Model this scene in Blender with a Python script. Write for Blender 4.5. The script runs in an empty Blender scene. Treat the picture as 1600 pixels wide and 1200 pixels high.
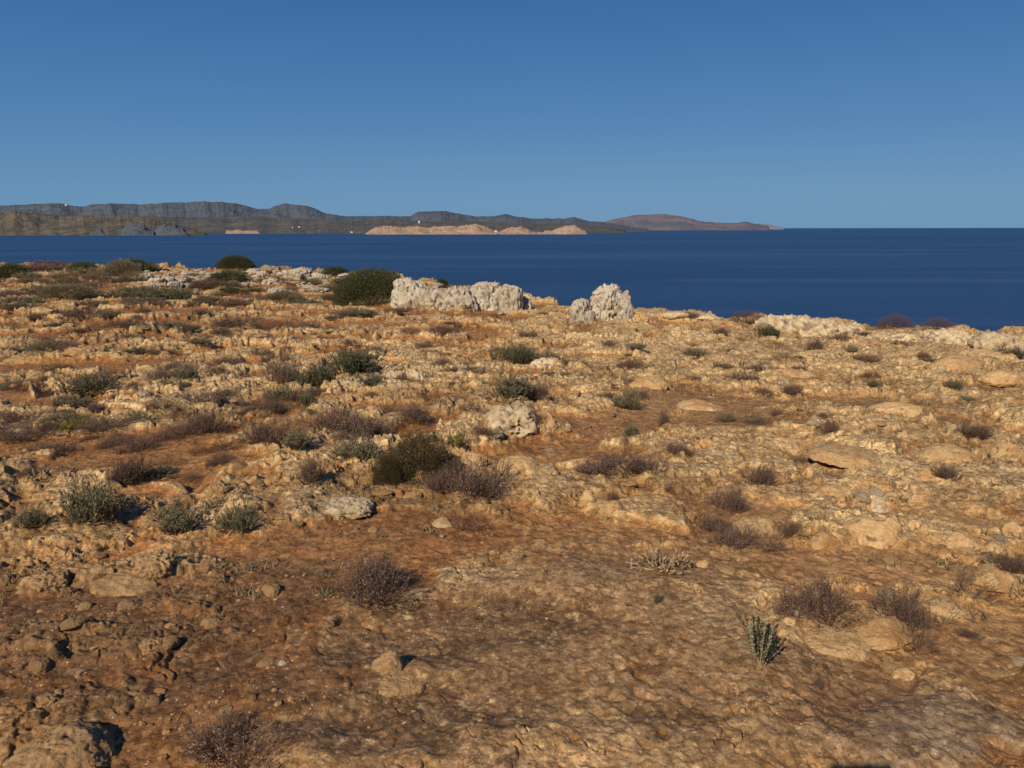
import bpy, math, random, time
import numpy as np
from mathutils import Vector, Matrix
T0 = time.time()
random.seed(7); rng = np.random.default_rng(11)
C = bpy.context.scene.collection
PI = math.pi

# ------------------------------------------------------------------ camera
CAM_Z = 1.62
F = 800/math.tan(math.radians(33.5))          # focal length for a 1600 px wide picture
PITCH = math.atan(243/F)
cp, sp = math.cos(PITCH), math.sin(PITCH)
cam_d = bpy.data.cameras.new("camera"); cam = bpy.data.objects.new("camera", cam_d); C.objects.link(cam)
cam_d.sensor_width = 36; cam_d.lens = 18/math.tan(math.radians(33.5))
cam_d.clip_start = .05; cam_d.clip_end = 400000
cam.location = (0, 0, CAM_Z); cam.rotation_euler = (PI/2-PITCH, math.radians(0.08), 0)
bpy.context.scene.camera = cam

def ray(px, py):
    u = (px-800)/F; v = (py-600)/F
    return np.array([u, cp - v*sp, -(v*cp + sp)])

# ------------------------------------------------------------------ noise
_gt = np.linspace(0, 2*PI, 256, endpoint=False); _gc, _gs = np.cos(_gt), np.sin(_gt)
def _h(a, b, s):
    h = (a.astype(np.int64)*374761393 + b.astype(np.int64)*668265263 + s*974634777) & 0xffffffff
    h = ((h ^ (h >> 13))*1274126177) & 0xffffffff
    return h ^ (h >> 16)
def per(x, y, s=0):
    x = np.asarray(x, float); y = np.asarray(y, float)
    xi = np.floor(x); yi = np.floor(y); fx = x-xi; fy = y-yi
    xi = xi.astype(np.int64); yi = yi.astype(np.int64)
    u = fx*fx*fx*(fx*(fx*6-15)+10); v = fy*fy*fy*(fy*(fy*6-15)+10)
    def g(i, j):
        k = _h(xi+i, yi+j, s) & 255
        return _gc[k]*(fx-i) + _gs[k]*(fy-j)
    a = g(0,0); b = g(1,0); c = g(0,1); d = g(1,1)
    return (a + u*(b-a) + v*((c + u*(d-c)) - (a + u*(b-a))))*1.5
def fbm(x, y, o, s=0, gain=.5, ridge=False):
    r = 0; a = 1; f = 1; t = 0
    for i in range(o):
        n = per(x*f+i*17.3, y*f-i*9.1, s+i)
        if ridge: n = 1-2*np.abs(n)
        r = r + a*n; t += a; a *= gain; f *= 2.03
    return r/t
def wor(x, y, s=0, tilt=False):
    x = np.asarray(x, float); y = np.asarray(y, float)
    xi = np.floor(x).astype(np.int64); yi = np.floor(y).astype(np.int64)
    f1 = np.full(x.shape, 9.); f2 = np.full(x.shape, 9.); cid = np.zeros(x.shape); tl = np.zeros(x.shape)
    for i in (-1,0,1):
        for j in (-1,0,1):
            h = _h(xi+i, yi+j, s)
            px = xi+i+(h & 1023)/1023.; py = yi+j+((h >> 10) & 1023)/1023.
            d = np.hypot(px-x, py-y)
            new = d < f1
            f2 = np.where(new, f1, np.minimum(f2, d))
            cid = np.where(new, ((h >> 20) & 1023)/1023., cid)
            if tilt: tl = np.where(new, (((h >> 5) & 255)/127.5-1)*(x-px) + (((h >> 15) & 255)/127.5-1)*(y-py), tl)
            f1 = np.where(new, d, f1)
    return (f1, f2, cid, tl) if tilt else (f1, f2, cid)
def per3(p, f, s=0):
    """cheap 3-d noise on an (n,3) array: three skewed 2-d slices"""
    x, y, z = p[:,0]*f, p[:,1]*f, p[:,2]*f
    return (per(x+.37*z, y+.61*z, s) + per(y+.43*x, z-.29*x, s+31) + per(z+.53*y, x-.35*y, s+57))/1.9
def ss(a, b, x):
    t = np.clip((x-a)/(b-a), 0, 1); return t*t*(3-2*t)

# ------------------------------------------------------------------ the lie of the land
def z0(x, y):
    d = np.hypot(x, y)
    return -1.1*ss(2.5, 24, d*np.where(y > 0, 1, 0.3))
def on_base(px, py):
    r = ray(px, py); ts = np.geomspace(1.2, 400, 900)
    X = r[0]*ts; Y = r[1]*ts; Z = CAM_Z + r[2]*ts
    k = np.argmax(Z < z0(X, Y))
    return np.array([X[k], Y[k]])
# rim of the plateau as seen against the sea
rim_px = [(-500,414),(0,414),(60,415),(200,416),(300,420),(420,422),(500,426),(600,434),(700,446),(800,462),(850,474),(900,480),(960,484),(1000,488),(1060,493),(1120,495),(1190,500),(1260,503),(1330,508),(1400,514),(1450,517),(1520,521),(1600,526),(1700,530),(2100,540)]
_az = []; _rr = []
for a, b in rim_px:
    q = on_base(a, b); _az.append(math.atan2(q[0], q[1])); _rr.append(math.hypot(q[0], q[1]))
_az = [-PI, -1.9, -1.2] + _az + [1.3, 2.0, PI]; _rr = [260, 160, 90] + _rr + [25, 70, 260]
def rim(az): return np.interp(az, _az, _rr)

# patches measured in the photo: centre, radii (photo pixels), what
PATCH = []
def patch(px, py, rx, ry, **k):
    c = on_base(px, py); e = on_base(px+rx, py); n = on_base(px, max(py-ry, 430)); f = on_base(px, py+ry)
    PATCH.append((c, abs(e[0]-c[0]), max(.08, abs(n[1]-f[1])/2), k))
patch(850,1040,400,180, rock=.9, smooth=.85, h=.075, pale=.45)
patch(700,1110,120,40, dark=1.3, h=-.03)
patch(1000,1130,90,40, dark=.7)
patch(1110,1000,40,40, dark=.4)
patch(1080,960,180,90, pale=.35)
patch(720,920,110,30, pale=.5)
patch(640,1160,220,60, rock=.7, smooth=.7, h=.03)
patch(745,1000,140,45, dark=1.9, h=-.055, smooth=.5)
patch(880,1085,150,50, dark=.7, h=-.02)
patch(1000,900,240,60, rock=.6, smooth=.6, h=.02)
patch(200,1010,330,110, dark=1.35, rock=.1)
patch(250,910,250,45, dark=.8, rock=.5, pits=1)
patch(150,770,230,60, dark=.35)
patch(480,860,110,28, rock=-.9, smooth=.8, dark=.2)
patch(430,930,120,50, rock=-.5, smooth=.5, dark=1.0)
patch(560,1060,90,40, rock=-.4, dark=.9)
patch(1180,1120,90,50, dark=.6)
patch(300,715,90,16, rock=-.9); patch(330,1165,110,25, rock=-.9, smooth=.6)
patch(590,645,75,12, rock=-.9); patch(910,665,105,20, rock=-1.1, smooth=.6)
patch(1120,628,150,13, rock=-.9, smooth=.5); patch(1300,900,200,35, rock=-1.0, smooth=.7)
patch(1340,1070,110,45, rock=-1.1, smooth=.8); patch(1470,812,130,22, rock=-.9, smooth=.5)
patch(640,840,90,26, rock=-.8, smooth=.5); patch(1300,628,120,10, rock=-.8)
patch(1560,1050,60,60, rock=-.7, smooth=.6); patch(1210,960,50,60, rock=-.3)
patch(1460,1160,260,50, rock=1.0, smooth=.8, h=.05, grey=1)
patch(1385,1100,70,22, rock=.8, smooth=.7, h=.02, grey=.6)
patch(60,548,110,16, dark=.8); patch(200,600,200,30, dark=.2)
patch(470,790,90,32, rock=.9, h=.06); patch(540,800,50,20, rock=1, h=.04, pale=1)
patch(800,660,70,26, rock=1, h=.08, pale=.5); patch(600,590,110,22, rock=.8, h=.06, pale=.4)
patch(1300,740,240,60, rock=.6, pale=.25); patch(1450,700,150,60, rock=.8, h=.05)
patch(1250,560,260,26, rock=.5, pale=.3); patch(900,770,140,40, rock=.6); patch(1000,600,150,25, rock=.5)
patch(350,610,140,40, rock=.5, pale=.2); patch(130,650,150,40, rock=.4)

def land(x, y):
    """height and surface masks of the ground"""
    x = np.asarray(x, float); y = np.asarray(y, float)
    d = np.hypot(x, y); az = np.arctan2(x, y)
    E = rim(az)*(1+.03*per(az*25, az*0+3.3, 5)) 
    wx = x + .30*per(x*.8, y*.8, 1) + .07*per(x*3.1, y*3.1, 2) + .02*per(x*11, y*11, 21)
    wy = y + .30*per(x*.8+9, y*.8, 3) + .07*per(x*3.1, y*3.1+7, 4) + .02*per(x*11, y*11+5, 22)
    acc = {k: np.zeros_like(x) for k in ('rock','dark','h','smooth','pale','grey','pits')}
    for c, rx, ry, kk in PATCH:
        q = ((wx-c[0])/rx)**2 + ((wy-c[1])/ry)**2
        g = np.exp(-np.minimum(q, 9)**2.6*.7)
        for k, v in kk.items(): acc[k] = acc[k] + v*g
    sm = np.clip(acc['smooth'], 0, 1)
    n = fbm(wx*.55, wy*.75, 5, 40, .62)
    R = ss(-.08, .14, n + .02 + .04*ss(-1, 3, x) - .10*ss(8, 18, d)*ss(1, -3, x) + .35*acc['rock'])
    R2 = ss(-.25, .25, fbm(wx*.35+5, wy*.5, 2, 60) + .2*acc['rock'])
    # broken beds
    f1, f2, c1, t1 = wor(wx*.62, wy*.8, 70, True)
    L1 = ss(.02, .22, f2-f1)*np.clip(.35+.65*c1+.5*t1, 0, 1.4)
    f1, f2, c2, t2 = wor(wx*2.0+3, wy*2.5, 71, True)
    L2 = ss(.0, .20, f2-f1)*np.clip(.15+.75*c2+.8*t2, 0, 1.3)
    f1, f2, c3, t3 = wor(wx*6.0, wy*7, 72, True)
    L3 = ss(.0, .20, f2-f1)*np.clip(.1+.8*c3+1.0*t3, 0, 1.4)
    f1, f2, c4, t4 = wor(x*17+2*wx, y*19+2*wy, 78, True)
    L4 = ss(.0, .25, f2-f1)*np.clip(.1+.8*c4+1.0*t4, 0, 1.4)
    rg = fbm(wx*2.6, wy*3.2, 6, 80, .62, True)
    fine = fbm(x*26, y*26, 3, 90, .65)
    pit = ss(.30, .12, wor(wx*4.4+7, wy*4.4, 73)[0])*ss(.0, .3, per(wx*1.3, wy*1.3, 74))
    pit2 = ss(.34, .10, wor(wx*12+7, wy*12, 75)[0])*ss(-.1, .2, per(wx*2.3, wy*2.3, 76))
    far = ss(6, 20, d); nearl = ss(5.5, 3.2, d)*ss(.6, -.6, x)
    a = 1-.82*sm; gr = ss(-.35, .35, per(wx*.9, wy*1.2, 79))
    rel = ((.060*L1*(1+.5*far)*a + .055*L2*(1-.75*sm)*(1+.45*ss(3.5, 7, d)))*(1-.5*nearl) + .034*L3*(1-.75*sm)*(.4+.6*gr)*(1-.45*far) + .013*L4*(.35+.65*gr)*(1-.2*sm)*(1-ss(5, 11, d)) + .045*rg*(1-.82*sm)*(1-.35*nearl)
           - .05*pit*(1-.3*sm) - .028*pit2*(1+.8*acc['pits'])*(1-.25*sm))
    crk = ss(.022, .004, np.abs(fbm(wx*1.15+4, wy*1.15, 4, 120, .55)))*ss(.0, .25, per(wx*.7+8, wy*.7, 121))
    crk = np.maximum(crk, .8*ss(.02, .004, np.abs(fbm(x*3.1+4, y*3.1, 4, 122, .55)))*ss(.05, .3, per(x*1.7, y*1.7, 123)))
    rel = rel - .050*crk*(1-.6*far)
    rel = rel*R*(.66+.32*ss(4.5, 10, d)-.10*ss(14, 30, d))*(1-.6*sm)
    # thin ledges
    st = .05
    q = rel/st + .9*per(wx*1.1, wy*1.1, 77)
    led = (np.floor(q) + ss(.55, 1., q-np.floor(q)))*st - .9*st*per(wx*1.1, wy*1.1, 77)
    rel = rel + (led-rel)*.5*R*(1-.35*sm)*(1-.6*far)
    soil = .012*fbm(x*4, y*4, 4, 95, .6) + .010*np.maximum(0, per(x*17, y*17, 96))**1.0
    h = z0(x, y) + .10*fbm(x*.16, y*.16, 3, 98)*ss(3, 14, d) + rel + soil*(1-.5*R) + acc['h']*.9 + .0060*fine*(.7+R)*(1-.5*sm) + .006*L4*(1-R)*gr
    h = h + .10*R2*R*far
    # rim and the cliff below it
    over = d-E
    h = h + .30*np.maximum(0, fbm(wx*1.1, wy*1.1, 4, 109, .6))*ss(-.42, -.15, over/E)*ss(.0, -.2, az)
    h = h + .12*np.exp(-(over/(.05*E+.6))**2)*ss(.1, -.1, az)*R
    drop = np.maximum(over, 0)
    h = h - np.minimum(drop*drop*.6 + drop*.5, 2 + drop*1.3)*(1+.25*per(x*.2, y*.2, 99))
    h = np.maximum(h, -45)
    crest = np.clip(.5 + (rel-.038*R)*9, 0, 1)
    dark = np.clip(acc['dark']*(.55+.9*fbm(wx*1.7, wy*1.7, 4, 101)+.25), 0, 1)
    dark = np.maximum(dark, .45*ss(.12, .5, fbm(wx*.5, wy*.8, 4, 103))*ss(3, 0, x))
    rimz = ss(-.42, -.12, over/E)*ss(-.02, -.25, az)*ss(-.62, -.40, az)
    acc['grey'] = acc['grey'] + 1.2*rimz*(.5+.8*fbm(wx*.5, wy*.5, 3, 107)); acc['pale'] = acc['pale'] + .8*rimz
    pale = np.clip(acc['pale'] + .5*ss(.15, .45, fbm(wx*.4, wy*.7, 4, 105)), 0, 1)
    return h, R, dark, crest, pale, np.clip(acc['grey'], 0, 1), sm

def H(x, y): return land(np.atleast_1d(float(x)), np.atleast_1d(float(y)))[0][0]
def ground_at(px, py):
    """where the sight line through a photo pixel meets the ground"""
    r = ray(px, py); t = np.geomspace(1.3, 120, 700)
    X, Y, Z = r[0]*t, r[1]*t, CAM_Z+r[2]*t
    k = int(np.argmax(Z < land(X, Y)[0]))
    if k == 0: 
        q = on_base(px, py); return q[0], q[1], H(*q), math.hypot(*q)
    return X[k], Y[k], CAM_Z+r[2]*t[k], t[k]

# ------------------------------------------------------------------ materials
def mat(name):
    m = bpy.data.materials.new(name); m.use_nodes = True
    nt = m.node_tree; nt.nodes.clear()
    out = nt.nodes.new('ShaderNodeOutputMaterial'); b = nt.nodes.new('ShaderNodeBsdfPrincipled')
    nt.links.new(b.outputs[0], out.inputs[0])
    b.inputs['Roughness'].default_value = .9; b.inputs['Specular IOR Level'].default_value = .15
    return m, nt, b
class G:
    def __init__(s, nt): s.nt = nt
    def n(s, t, **k):
        o = s.nt.nodes.new(t)
        for a, v in k.items(): setattr(o, a, v)
        return o
    def l(s, a, b): s.nt.links.new(a, b)
    def noise(s, vec, scale, det=6, rough=.6, dist=0):
        o = s.n('ShaderNodeTexNoise'); s.l(vec, o.inputs['Vector'])
        o.inputs['Scale'].default_value = scale; o.inputs['Detail'].default_value = det
        o.inputs['Roughness'].default_value = rough; o.inputs['Distortion'].default_value = dist
        return o.outputs['Fac']
    def map(s, v, a, b, c=0, d=1):
        o = s.n('ShaderNodeMapRange'); o.interpolation_type = 'SMOOTHSTEP'; s.l(v, o.inputs[0])
        for i, q in enumerate((a, b, c, d)): o.inputs[i+1].default_value = q
        return o.outputs[0]
    def mix(s, f, a, b, mode='MIX'):
        o = s.n('ShaderNodeMix', data_type='RGBA', blend_type=mode)
        for inp, v in ((o.inputs[0], f), (o.inputs[6], a), (o.inputs[7], b)):
            if isinstance(v, (int, float)): inp.default_value = v
            elif isinstance(v, tuple): inp.default_value = (*v, 1) if len(v) == 3 else v
            else: s.l(v, inp)
        return o.outputs[2]
    def m(s, op, a, b=0.):
        o = s.n('ShaderNodeMath', operation=op)
        for i, v in enumerate((a, b)):
            if isinstance(v, (int, float)): o.inputs[i].default_value = v
            else: s.l(v, o.inputs[i])
        return o.outputs[0]
    def bump(s, h, st, dist, prev=None):
        o = s.n('ShaderNodeBump'); o.inputs['Strength'].default_value = st; o.inputs['Distance'].default_value = dist
        s.l(h, o.inputs['Height'])
        if prev: s.l(prev, o.inputs['Normal'])
        return o.outputs[0]

ROCK_TAN = (.500,.302,.128); ROCK_PALE = (.64,.468,.245); SOIL = (.32,.150,.056); SOIL2 = (.43,.228,.088)
DARKB = (.125,.072,.038); GREYB = (.33,.27,.20)

def ground_mat():
    m, nt, b = mat('rocky_ground'); g = G(nt)
    tc = g.n('ShaderNodeTexCoord').outputs['Object']
    a = g.n('ShaderNodeAttribute', attribute_name='mask'); sx = g.n('ShaderNodeSeparateColor'); g.l(a.outputs['Color'], sx.inputs[0])
    a2 = g.n('ShaderNodeAttribute', attribute_name='mask2'); s2 = g.n('ShaderNodeSeparateColor'); g.l(a2.outputs['Color'], s2.inputs[0])
    R, D, K = sx.outputs[0], sx.outputs[1], sx.outputs[2]; P, GY, SM = s2.outputs[0], s2.outputs[1], s2.outputs[2]
    n1 = g.noise(tc, .9, 5); n2 = g.noise(tc, 5, 7, .65, .4); n3 = g.noise(tc, 34, 6, .7); n4 = g.noise(tc, 150, 3, .6)
    soil = g.mix(g.map(n2, .35, .68), SOIL, SOIL2)
    soil = g.mix(g.map(n1, .45, .7), soil, (.40,.18,.065))
    sxp = g.n('ShaderNodeSeparateXYZ'); g.l(tc, sxp.inputs[0])
    soil = g.mix(g.m('MULTIPLY', g.map(g.m('ADD', sxp.outputs[0], g.m('MULTIPLY', n1, 2.)), .6, 2.6), .75), soil, g.mix(g.map(n2, .35, .68), (.34,.195,.088), (.44,.275,.125)))
    rock = g.mix(g.map(n2, .38, .62), (.36,.200,.080), ROCK_TAN)
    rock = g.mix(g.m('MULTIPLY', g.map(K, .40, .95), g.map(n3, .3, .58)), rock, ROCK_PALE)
    rock = g.mix(g.m('MULTIPLY', P, g.map(n3, .36, .56)), rock, (.68,.52,.29))
    rock = g.mix(g.m('MULTIPLY', GY, .75), rock, g.mix(g.map(n3, .4, .6), (.30,.24,.155), (.52,.43,.30)))
    # rusty and dark lichen on the rock
    rock = g.mix(g.m('MULTIPLY', g.map(g.noise(tc, 2.2, 6, .7), .56, .66), .55), rock, (.47,.185,.05))
    rock = g.mix(g.m('MULTIPLY', g.map(g.noise(tc, 9, 8, .8, .6), .52, .60), .7), rock, (.19,.125,.065))
    col = g.mix(g.map(g.m('ADD', R, g.m('MULTIPLY', g.m('SUBTRACT', n3, .5), .9)), .3, .62), soil, rock)
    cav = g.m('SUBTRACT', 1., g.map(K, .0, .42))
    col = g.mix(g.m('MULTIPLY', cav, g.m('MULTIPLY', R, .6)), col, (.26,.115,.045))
    dk = g.m('MULTIPLY', D, g.map(n2, .30, .62, .45, 1.)); col = g.mix(g.m('MULTIPLY', dk, .88), col, g.mix(g.map(n3, .4, .62), DARKB, (.185,.112,.060)))
    bl = g.m('MULTIPLY', SM, R)
    col = g.mix(g.m('MULTIPLY', bl, g.m('MULTIPLY', g.map(g.noise(tc, 6, 8, .78, .3), .52, .62), .5)), col, (.22,.14,.07))
    col = g.mix(g.m('MULTIPLY', bl, g.m('MULTIPLY', g.map(g.noise(tc, 21, 7, .8), .54, .61), .65)), col, (.62,.44,.23))
    col = g.mix(1., col, g.mix(g.map(g.noise(tc, .7, 3, .5), .35, .65), (.80,.78,.76), (1.12,1.12,1.10)), 'MULTIPLY')
    # small pale chips and dark crumbs
    vo = g.n('ShaderNodeTexVoronoi'); g.l(tc, vo.inputs['Vector']); vo.inputs['Scale'].default_value = 70
    vs = g.n('ShaderNodeSeparateColor'); g.l(vo.outputs['Color'], vs.inputs[0])
    chip = g.m('MULTIPLY', g.map(vo.outputs['Distance'], .34, .22), g.map(vs.outputs[0], .86, .89))
    col = g.mix(g.m('MULTIPLY', chip, .7), col, (.60,.45,.29))
    crumb = g.m('MULTIPLY', g.map(vo.outputs['Distance'], .38, .25), g.map(vs.outputs[1], .87, .9))
    col = g.mix(g.m('MULTIPLY', crumb, .75), col, (.10,.055,.035))
    col = g.mix(1., col, g.mix(g.map(n4, .25, .75), (.78,.78,.78), (1.15,1.15,1.15)), 'MULTIPLY')
    g.l(col, b.inputs['Base Color'])
    v2 = g.n('ShaderNodeTexVoronoi'); wv = g.n('ShaderNodeVectorMath', operation='ADD'); g.l(tc, wv.inputs[0])
    nv = g.n('ShaderNodeTexNoise'); g.l(tc, nv.inputs['Vector']); nv.inputs['Scale'].default_value = 20; nv.inputs['Detail'].default_value = 4
    sv = g.n('ShaderNodeVectorMath', operation='SCALE'); g.l(nv.outputs['Color'], sv.inputs[0]); sv.inputs['Scale'].default_value = .06
    g.l(sv.outputs[0], wv.inputs[1]); g.l(wv.outputs[0], v2.inputs['Vector']); v2.inputs['Scale'].default_value = 38
    v2s = g.n('ShaderNodeSeparateColor'); g.l(v2.outputs['Color'], v2s.inputs[0])
    col = g.mix(1., col, g.mix(g.m('MULTIPLY', v2s.outputs[2], 1.), (.68,.66,.64), (1.26,1.26,1.24)), 'MULTIPLY')
    col = g.mix(1., col, g.mix(g.map(g.noise(tc, 12, 6, .75), .33, .66), (.62,.58,.54), (1.22,1.23,1.24)), 'MULTIPLY')
    # hairline cracks
    ve = g.n('ShaderNodeTexVoronoi', feature='DISTANCE_TO_EDGE'); sv2 = g.n('ShaderNodeVectorMath', operation='SCALE'); g.l(nv.outputs['Color'], sv2.inputs[0]); sv2.inputs['Scale'].default_value = .35
    wv2 = g.n('ShaderNodeVectorMath', operation='ADD'); g.l(tc, wv2.inputs[0]); g.l(sv2.outputs[0], wv2.inputs[1]); g.l(wv2.outputs[0], ve.inputs['Vector']); ve.inputs['Scale'].default_value = 2.6
    crk = g.m('MULTIPLY', g.map(ve.outputs['Distance'], .022, .006), g.m('MULTIPLY', R, g.map(n1, .42, .56)))
    col = g.mix(g.m('MULTIPLY', crk, .8), col, (.07,.035,.02))
    g.l(col, b.inputs['Base Color'])
    hh = g.m('SUBTRACT', g.m('MULTIPLY', n3, .8), g.m('MULTIPLY', v2.outputs['Distance'], .5))
    bp = g.bump(hh, .8, .012); g.l(g.map(SM, 0., 1., .75, .3), bp.node.inputs['Strength']); bp = g.bump(n4, .5, .006, bp)
    g.l(bp, b.inputs['Normal'])
    return m
def rock_mat(name, base, hi, lo, sc=1., spots=.5):
    m, nt, b = mat(name); g = G(nt)
    ob = g.n('ShaderNodeObjectInfo'); tc = g.n('ShaderNodeTexCoord').outputs['Object']
    mp = g.n('ShaderNodeVectorMath', operation='ADD'); g.l(tc, mp.inputs[0]); g.l(ob.outputs['Location'], mp.inputs[1]); tc = mp.outputs[0]
    n1 = g.noise(tc, 2.2*sc, 5); n2 = g.noise(tc, 9*sc, 8, .7, .5); n3 = g.noise(tc, 45*sc, 5, .7)
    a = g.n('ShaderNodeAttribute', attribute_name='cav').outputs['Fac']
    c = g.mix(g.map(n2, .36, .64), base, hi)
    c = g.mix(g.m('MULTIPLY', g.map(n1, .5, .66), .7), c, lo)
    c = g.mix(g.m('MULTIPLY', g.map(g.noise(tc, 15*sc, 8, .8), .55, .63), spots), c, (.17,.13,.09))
    c = g.mix(g.m('MULTIPLY', g.map(a, .55, .05), .75), c, (.15,.10,.065))  # pit and crack shade painted into the colour by the cav mask
    c = g.mix(1., c, g.mix(g.map(n3, .25, .75), (.8,.8,.8), (1.12,1.12,1.12)), 'MULTIPLY')
    c = g.mix(1., c, g.mix(ob.outputs['Random'], (.86,.84,.82), (1.1,1.1,1.1)), 'MULTIPLY')
    g.l(c, b.inputs['Base Color'])
    bp = g.bump(n2, .8, .04/sc); bp = g.bump(n3, .7, .012/sc, bp); g.l(bp, b.inputs['Normal'])
    return m
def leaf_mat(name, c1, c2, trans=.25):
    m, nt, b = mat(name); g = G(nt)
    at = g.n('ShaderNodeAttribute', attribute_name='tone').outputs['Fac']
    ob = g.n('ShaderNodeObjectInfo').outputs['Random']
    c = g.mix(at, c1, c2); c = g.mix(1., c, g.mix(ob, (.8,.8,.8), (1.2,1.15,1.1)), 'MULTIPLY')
    g.l(c, b.inputs['Base Color']); b.inputs['Roughness'].default_value = .75
    if trans:
        t = g.n('ShaderNodeBsdfTranslucent'); g.l(c, t.inputs[0]); mx = g.n('ShaderNodeMixShader'); mx.inputs[0].default_value = trans
        g.l(b.outputs[0], mx.inputs[1]); g.l(t.outputs[0], mx.inputs[2])
        g.l(mx.outputs[0], [n for n in nt.nodes if n.type == 'OUTPUT_MATERIAL'][0].inputs[0])
    return m
def hill_mat(name, c1, c2, c3, sc, haze):
    m, nt, b = mat(name); g = G(nt)
    tc = g.n('ShaderNodeTexCoord').outputs['Object']
    n1 = g.noise(tc, .0016*sc, 8, .68, .5); n2 = g.noise(tc, .009*sc, 6, .7)
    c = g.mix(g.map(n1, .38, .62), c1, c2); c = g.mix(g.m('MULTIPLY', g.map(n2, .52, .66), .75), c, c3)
    c = g.mix(haze, c, (.13,.19,.28))  # bluish aerial haze blended into the hill base colour
    g.l(c, b.inputs['Base Color']); b.inputs['Specular IOR Level'].default_value = 0
    g.l(g.bump(n2, .5, 25/sc), b.inputs['Normal'])
    return m
M = {}
M['ground'] = ground_mat()
M['pale'] = rock_mat('pale_limestone', (.41,.36,.275), (.60,.54,.43), (.38,.30,.19), 1.3, .65)
M['cream'] = rock_mat('cream_limestone', (.50,.39,.235), (.68,.56,.38), (.46,.29,.13), 1.5, .5)
M['tan'] = rock_mat('tan_limestone', (.47,.285,.12), (.61,.42,.215), (.40,.21,.08), 2.0, .55)
M['brown'] = rock_mat('brown_rock', (.35,.215,.100), (.48,.31,.145), (.24,.135,.06), 1.6, .5)
M['gravel'] = rock_mat('gravel_stone', (.40,.22,.09), (.52,.34,.17), (.30,.15,.06), 3, .3)
M['stem'] = leaf_mat('dry_stem', (.10,.06,.035), (.27,.18,.11), 0)
M['twig'] = leaf_mat('dark_twig', (.065,.042,.030), (.20,.125,.085), 0)
M['dead'] = leaf_mat('dead_wood', (.22,.15,.09), (.42,.30,.18), 0)
M['grey'] = leaf_mat('grey_green_leaf', (.10,.093,.052), (.29,.265,.165))
M['green'] = leaf_mat('green_leaf', (.075,.078,.038), (.21,.205,.115))
M['purple'] = leaf_mat('dusty_purple_flower', (.14,.095,.07), (.37,.275,.24))
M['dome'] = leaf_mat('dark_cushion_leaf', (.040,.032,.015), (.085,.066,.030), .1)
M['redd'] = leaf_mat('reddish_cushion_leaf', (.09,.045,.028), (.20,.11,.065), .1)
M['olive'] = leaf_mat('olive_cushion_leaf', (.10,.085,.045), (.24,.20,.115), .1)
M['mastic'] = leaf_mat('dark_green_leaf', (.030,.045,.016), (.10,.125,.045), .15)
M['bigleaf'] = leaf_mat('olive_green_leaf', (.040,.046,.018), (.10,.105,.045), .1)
M['yellow'] = leaf_mat('yellow_green_leaf', (.13,.12,.03), (.34,.29,.08))
M['silver'] = leaf_mat('silver_leaf', (.18,.17,.11), (.50,.45,.31))
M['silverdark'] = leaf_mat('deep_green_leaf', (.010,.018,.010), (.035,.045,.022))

# ------------------------------------------------------------------ mesh helpers
def mesh_np(name, V, Fc, mats, attrs=None, smooth=True, mi=None):
    me = bpy.data.meshes.new(name); V = np.asarray(V, np.float32); Fc = np.asarray(Fc, np.int32)
    k = Fc.shape[1]
    me.vertices.add(len(V)); me.vertices.foreach_set('co', V.ravel())
    me.loops.add(Fc.size); me.loops.foreach_set('vertex_index', Fc.ravel())
    me.polygons.add(len(Fc)); me.polygons.foreach_set('loop_start', np.arange(0, Fc.size, k, dtype=np.int32))
    me.polygons.foreach_set('use_smooth', np.full(len(Fc), smooth))
    if mi is not None: me.polygons.foreach_set('material_index', np.asarray(mi, np.int32))
    for m in (mats if isinstance(mats, (list, tuple)) else [mats]): me.materials.append(m)
    for n, (typ, dat) in (attrs or {}).items():
        at = me.attributes.new(n, typ, 'POINT')
        at.data.foreach_set('color' if typ == 'FLOAT_COLOR' else 'value', np.asarray(dat, np.float32).ravel())
    me.update(); me.validate()
    return me
def link(name, data, parent=None, loc=(0,0,0)):
    o = bpy.data.objects.new(name, data); C.objects.link(o); o.location = loc
    if parent: o.parent = parent
    return o
def grid_faces(nr, nc, wrap=False):
    i = np.arange(nr-1)[:,None]; j = np.arange(nc if wrap else nc-1)[None,:]; j2 = (j+1) % nc
    return np.stack([i*nc+j, i*nc+j2, (i+1)*nc+j2, (i+1)*nc+j], -1).reshape(-1, 4)

# ------------------------------------------------------------------ ground sheet
AY = -3.0
ang = np.concatenate([np.linspace(-PI, -.80, 90, endpoint=False), np.linspace(-.80, -.66, 90, endpoint=False), np.linspace(-.66, .66, 1900, endpoint=False), np.linspace(.66, .80, 90, endpoint=False), np.linspace(.80, PI, 90, endpoint=False)])
rs = [.3]
while rs[-1] < 420:
    r = rs[-1]; y = r+AY
    if y < 1.2: dr = .05 if y < .8 else .012
    elif r < 100: dr = max(.006, min((y*y)/1350, .0042*y+.002))
    else: dr = r*.03
    rs.append(r+dr)
rs = np.array(rs)
X = np.sin(ang)[None,:]*rs[:,None]; Y = np.cos(ang)[None,:]*rs[:,None] + AY
sh = X.shape
parts = []
for s in range(0, sh[0], 100):
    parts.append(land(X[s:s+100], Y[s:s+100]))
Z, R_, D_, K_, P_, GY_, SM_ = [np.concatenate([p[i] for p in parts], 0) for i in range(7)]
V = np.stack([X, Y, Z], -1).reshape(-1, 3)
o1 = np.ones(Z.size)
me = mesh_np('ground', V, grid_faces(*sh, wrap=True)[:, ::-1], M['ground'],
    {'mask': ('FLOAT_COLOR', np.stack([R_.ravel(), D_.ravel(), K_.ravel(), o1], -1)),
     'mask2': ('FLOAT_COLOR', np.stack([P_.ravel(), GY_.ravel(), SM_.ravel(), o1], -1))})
gr = link('ground', me); gr['kind'] = 'structure'
print('ground', sh, time.time()-T0)

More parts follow.
